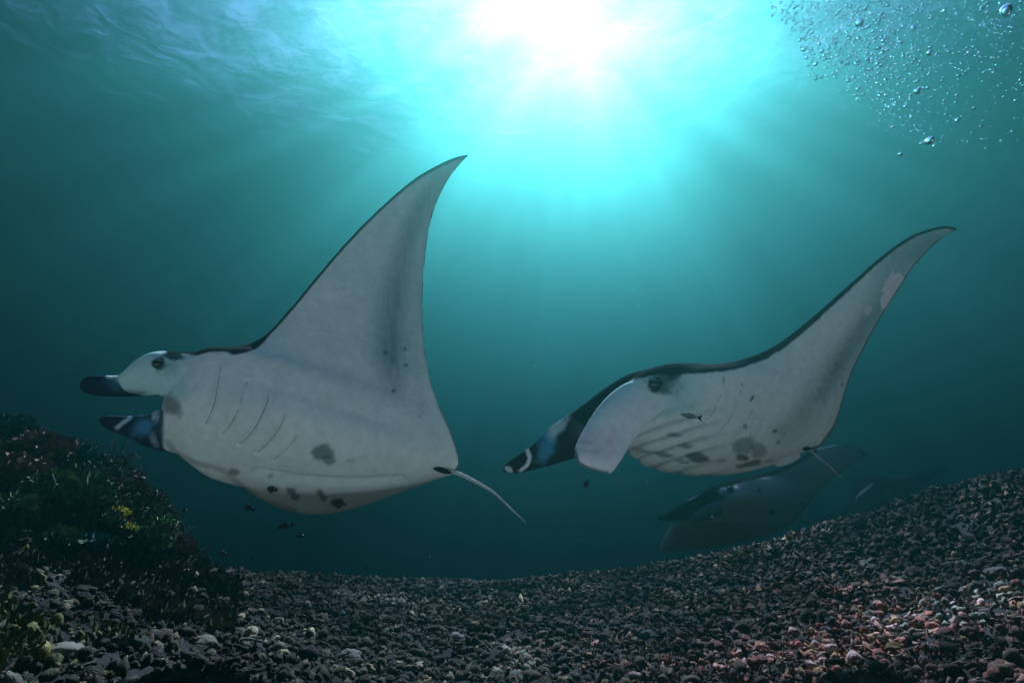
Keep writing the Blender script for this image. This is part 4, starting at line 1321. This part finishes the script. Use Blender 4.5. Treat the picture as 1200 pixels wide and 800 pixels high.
# ------------------------------------------------------------------ small fish
fish_dark = pigment_mat('dark_fish_scales', rough=.4, spec=.4, mottled=.4, scale=60, tint=(.018, .02, .02))
fish_brown = pigment_mat('brown_fish_scales', rough=.4, spec=.4, mottled=.5, scale=50, tint=(.16, .13, .09))
fish_striped = pigment_mat('striped_fish_scales', rough=.4, spec=.4, mottled=.2, scale=60)
def fish(px, py, d, length, ang, mt, label, slim=.30, yaw=0, group='reef fish around the mantas'):
    """length in metres, ang in degrees in the picture plane (0: head to the left)"""
    root = empty('fish', P(px, py, d), label, 'fish', group)
    n, k = 15, 12
    V, Fc, cols = [], [], []
    for i in range(n):
        u_ = i / (n - 1)
        prof = (math.sin(math.pi * min(1, u_ * .93 + .02)) ** .75) * (1 - .35 * u_)
        hh, ww = max(.03, prof * slim), max(.02, prof * slim * .45)
        for j in range(k):
            a = 2 * math.pi * j / k
            V.append((u_ - .5, ww * math.sin(a), hh * math.cos(a)))
            pale = abs(math.cos(a)) > .35
            cols.append((.42, .40, .33) if (abs(math.cos(a)) < .4 and mt is fish_striped) else (.02, .025, .025))
    for i in range(n - 1):
        for j in range(k):
            a, b = i * k + j, i * k + (j + 1) % k
            Fc.append((a, b, b + k, a + k))
    Fc.append(tuple(reversed(range(k)))); Fc.append(tuple((n - 1) * k + j for j in range(k)))
    me = mesh_from('body', V, Fc, cols)
    link('body', me, mt).parent = root
    tail = [(.42, 0, .02), (.5, .012, 0), (.5, -.012, 0), (.42, 0, -.02), (.72, 0, .2 + slim * .2), (.64, 0, 0), (.72, 0, -.2 - slim * .2)]
    f = [(0, 1, 5, 4), (0, 4, 5, 2), (3, 6, 5, 1), (3, 2, 5, 6), (0, 2, 3, 1)]
    link('tail_fin', mesh_from('tail_fin', tail, f, [(.02, .025, .025)] * 7), mt, smooth=False).parent = root
    hs = slim * .8
    dors = [(-.2, .01, hs * .8), (-.2, -.01, hs * .8), (.3, .01, hs * .4), (.3, -.01, hs * .4), (-.05, 0, hs * 1.45), (.22, 0, hs * 1.15)]
    f = [(0, 2, 5, 4), (1, 4, 5, 3), (0, 4, 1), (2, 3, 5), (0, 1, 3, 2)]
    link('dorsal_fin', mesh_from('dorsal_fin', dors, f, [(.02, .025, .025)] * 6), mt, smooth=False).parent = root
    anal = [(x, y, -z) for x, y, z in dors]
    link('anal_fin', mesh_from('anal_fin', anal, [tuple(reversed(q)) for q in f], [(.02, .025, .025)] * 6), mt, smooth=False).parent = root
    root.rotation_euler = (0, R(ang), R(yaw))
    root.scale = (length,) * 3
    return root
h2 = surf_hit(m2_bvh, 809, 487)[0]
DSC = 1.0
dd = -(CMI @ (h2 - CAM)).z - .09 if h2 else 3.1
fish(808, 487, dd, .06, 12, fish_striped, 'slender striped fish beside the belly of the right manta', .14)
fish(333, 616, 3.0, .072, -14, fish_dark, 'longest dark fish in open water below the left manta', .22)
fish(352, 627, 3.4, .045, 8, fish_dark, 'small dark fish right of the longest dark one', .3)
fish(292, 594, 2.8, .045, 25, fish_dark, 'stout black fish just under the left manta lower wing', .36)
fish(244, 550, 2.9, .04, 60, fish_brown, 'small pale brown fish nearest the left manta chin', .34)
fish(264, 557, 3.0, .05, 48, fish_dark, 'black fish tilted downward behind the pale brown one', .28)
fish(216, 598, 3.4, .035, 5, fish_dark, 'small dark fish beside the reef mound slope', .36)
fish(262, 648, 3.6, .05, 20, fish_brown, 'brownish fish low by the foot of the reef mound', .33)
fish(295, 655, 3.8, .03, -70, fish_dark, 'tiny dark fish over the crest right of the reef mound', .3)
fish(687, 567, 2.8, .042, -58, fish_dark, 'dark fish pointing steeply below the white cephalic fin', .28)
fish(429, 666, 5.2, .05, -80, fish_dark, 'tiny dark fish upright above the middle of the crest', .35)
fish(548, 643, 6.0, .035, 0, fish_dark, 'tiny far fish in open water above the crest', .35)
fish(1148, 572, 5.4, .05, 10, fish_dark, 'tiny dark fish close over the right hand slope', .35)
fish(318, 573, 1.85, .03, 10, fish_dark, 'tiny fish in front of the left manta lower wing', .4)
fish(397, 590, 2.1, .043, 5, fish_dark, 'plump dark fish at the lower edge of the left manta', .36)

# ------------------------------------------------------------------ bubbles
def bubble_material():
    m, t, b = new_mat('air_bubble')
    t.nodes.remove(b)
    g = t.nodes.new('ShaderNodeBsdfGlass'); g.inputs['IOR'].default_value = .75; g.inputs['Roughness'].default_value = .04
    t.links.new(g.outputs[0], t.nodes['Material Output'].inputs[0])
    return m
bub_mat = bubble_material()
def build_bubbles():
    shapes = []
    for k in range(6):
        for sub in (1, 2):
            a_, b_ = ico(sub); shapes.append((a_ * (1 + .18 * np.random.default_rng(k).normal(size=len(a_)))[:, None], b_))
    V, T, off, n = [], [], 0, 0
    while n < 8000:
        px = random.uniform(895, 1215); py = random.uniform(-30, 205)
        # a plume: dense under a slanting edge, thinner to the right
        edge = np.interp(px, [895, 935, 950, 985, 1040, 1075, 1200], [8, 40, 95, 100, 150, 180, 200])
        edge += 34 * (float(fbm(np.array([px * .05]), np.array([py * .05]), 4.4, 3)[0]) - .5) + random.gauss(0, 5)
        if py > edge: continue
        dens = np.interp(px, [895, 950, 1010, 1060, 1120, 1200], [.6, .9, 1, .6, .25, .15]) * np.interp(py, [-30, 60, 120, 200], [1, 1, .55, .2])
        if random.random() > dens * (.25 + 1.5 * float(fbm(np.array([px * .03]), np.array([py * .03]), 8.8, 3)[0])): continue
        d = random.uniform(1.5, 2.6)
        c = P(px, py, d)
        s = .0009 + .0044 * random.random() ** 3.8
        sc = np.array([random.uniform(.8, 1.3), random.uniform(.8, 1.2), random.uniform(.6, .95)]) * s
        bv, bt = shapes[2 * random.randrange(6) + (s > .0026)]
        V.append(bv * sc + np.array(c)); T.append(bt + off); off += len(bv); n += 1
    o = link('bubbles', tri_mesh('bubbles', np.concatenate(V), np.concatenate(T)), bub_mat)
    tag(o, 'cloud of tiny silver air bubbles rising in the upper right', kind='stuff')
    V, T = ico(3)
    V = V * (1 + .12 * (fbm(V[:, 0] * 1.5 + 5, V[:, 1] * 1.5 + 5, V[:, 2] * 1.5, 2) - .45))[:, None]
    me = tri_mesh('bubble', V, T); me.materials.append(bub_mat); me.polygons.foreach_set('use_smooth', [True] * len(me.polygons))
    def one(px, py, d, rx, rz, label, group=None):
        o = bpy.data.objects.new('bubble', me); C.objects.link(o)
        o.location = P(px, py, d); o.scale = (rx * d / F, rx * d / F, rz * d / F)
        o.rotation_euler = (0, random.uniform(-.5, .5), 0)
        tag(o, label, 'bubble', group or 'air bubbles in the upper right')
    one(1179, 12, 1.2, 6, 9.5, 'tall oval bubble alone in the top right corner').__class__
    one(1089, 165, 1.6, 5.5, 4.2, 'round bubble hanging lowest under the bubble cloud')
    one(1075, 107, 1.6, 3.8, 3.8, 'bright bubble at the lower tip of the dense plume')
    one(1122, 141, 1.7, 2.6, 3.6, 'small upright bubble right of the lowest round bubble')
    one(1007, 27, 1.6, 4.8, 3.6, 'widest bubble inside the dense upper plume')
    one(1055, 181, 1.6, 2.8, 2.2, 'small bubble left below the lowest round bubble')
    one(1070, 33, 1.6, 3, 4, 'long bubble at the upper right rim of the plume')
    one(1089, 62, 1.6, 3.4, 3, 'single bright bubble right of the plume middle')
    for px, py in ((937, 47), (942, 58), (956, 75), (1005, 105), (1031, 112), (1061, 125), (1075, 95), (1087, 103), (1056, 50), (1035, 48), (1040, 6), (963, 60), (995, 45), (1016, 62), (1028, 75)):
        one(px, py, random.uniform(1.5, 2.1), random.uniform(1.9, 3), random.uniform(1.7, 2.6), 'medium sized silver bubble within the dense plume', 'medium bubbles of the dense plume')
build_bubbles()

# drifting specks in the water
def build_specks():
    V, T, off = [], [], 0
    sv, st = tiny(5)
    for i in range(420):
        d = random.uniform(.8, 4.5)
        c = P(random.uniform(-40, 1240), random.uniform(-40, 700), d)
        if c.z < gz(c.x, c.y) + .05: continue
        V.append(sv * random.uniform(.0004, .0011) * d ** .5 + np.array(c)); T.append(st + off); off += len(sv)
    o = link('plankton_specks', tri_mesh('plankton_specks', np.concatenate(V), np.concatenate(T)), pigment_mat('plankton', rough=.6, tint=(.5, .5, .45)), smooth=False)
    tag(o, 'tiny specks drifting in the open water', kind='stuff')
build_specks()
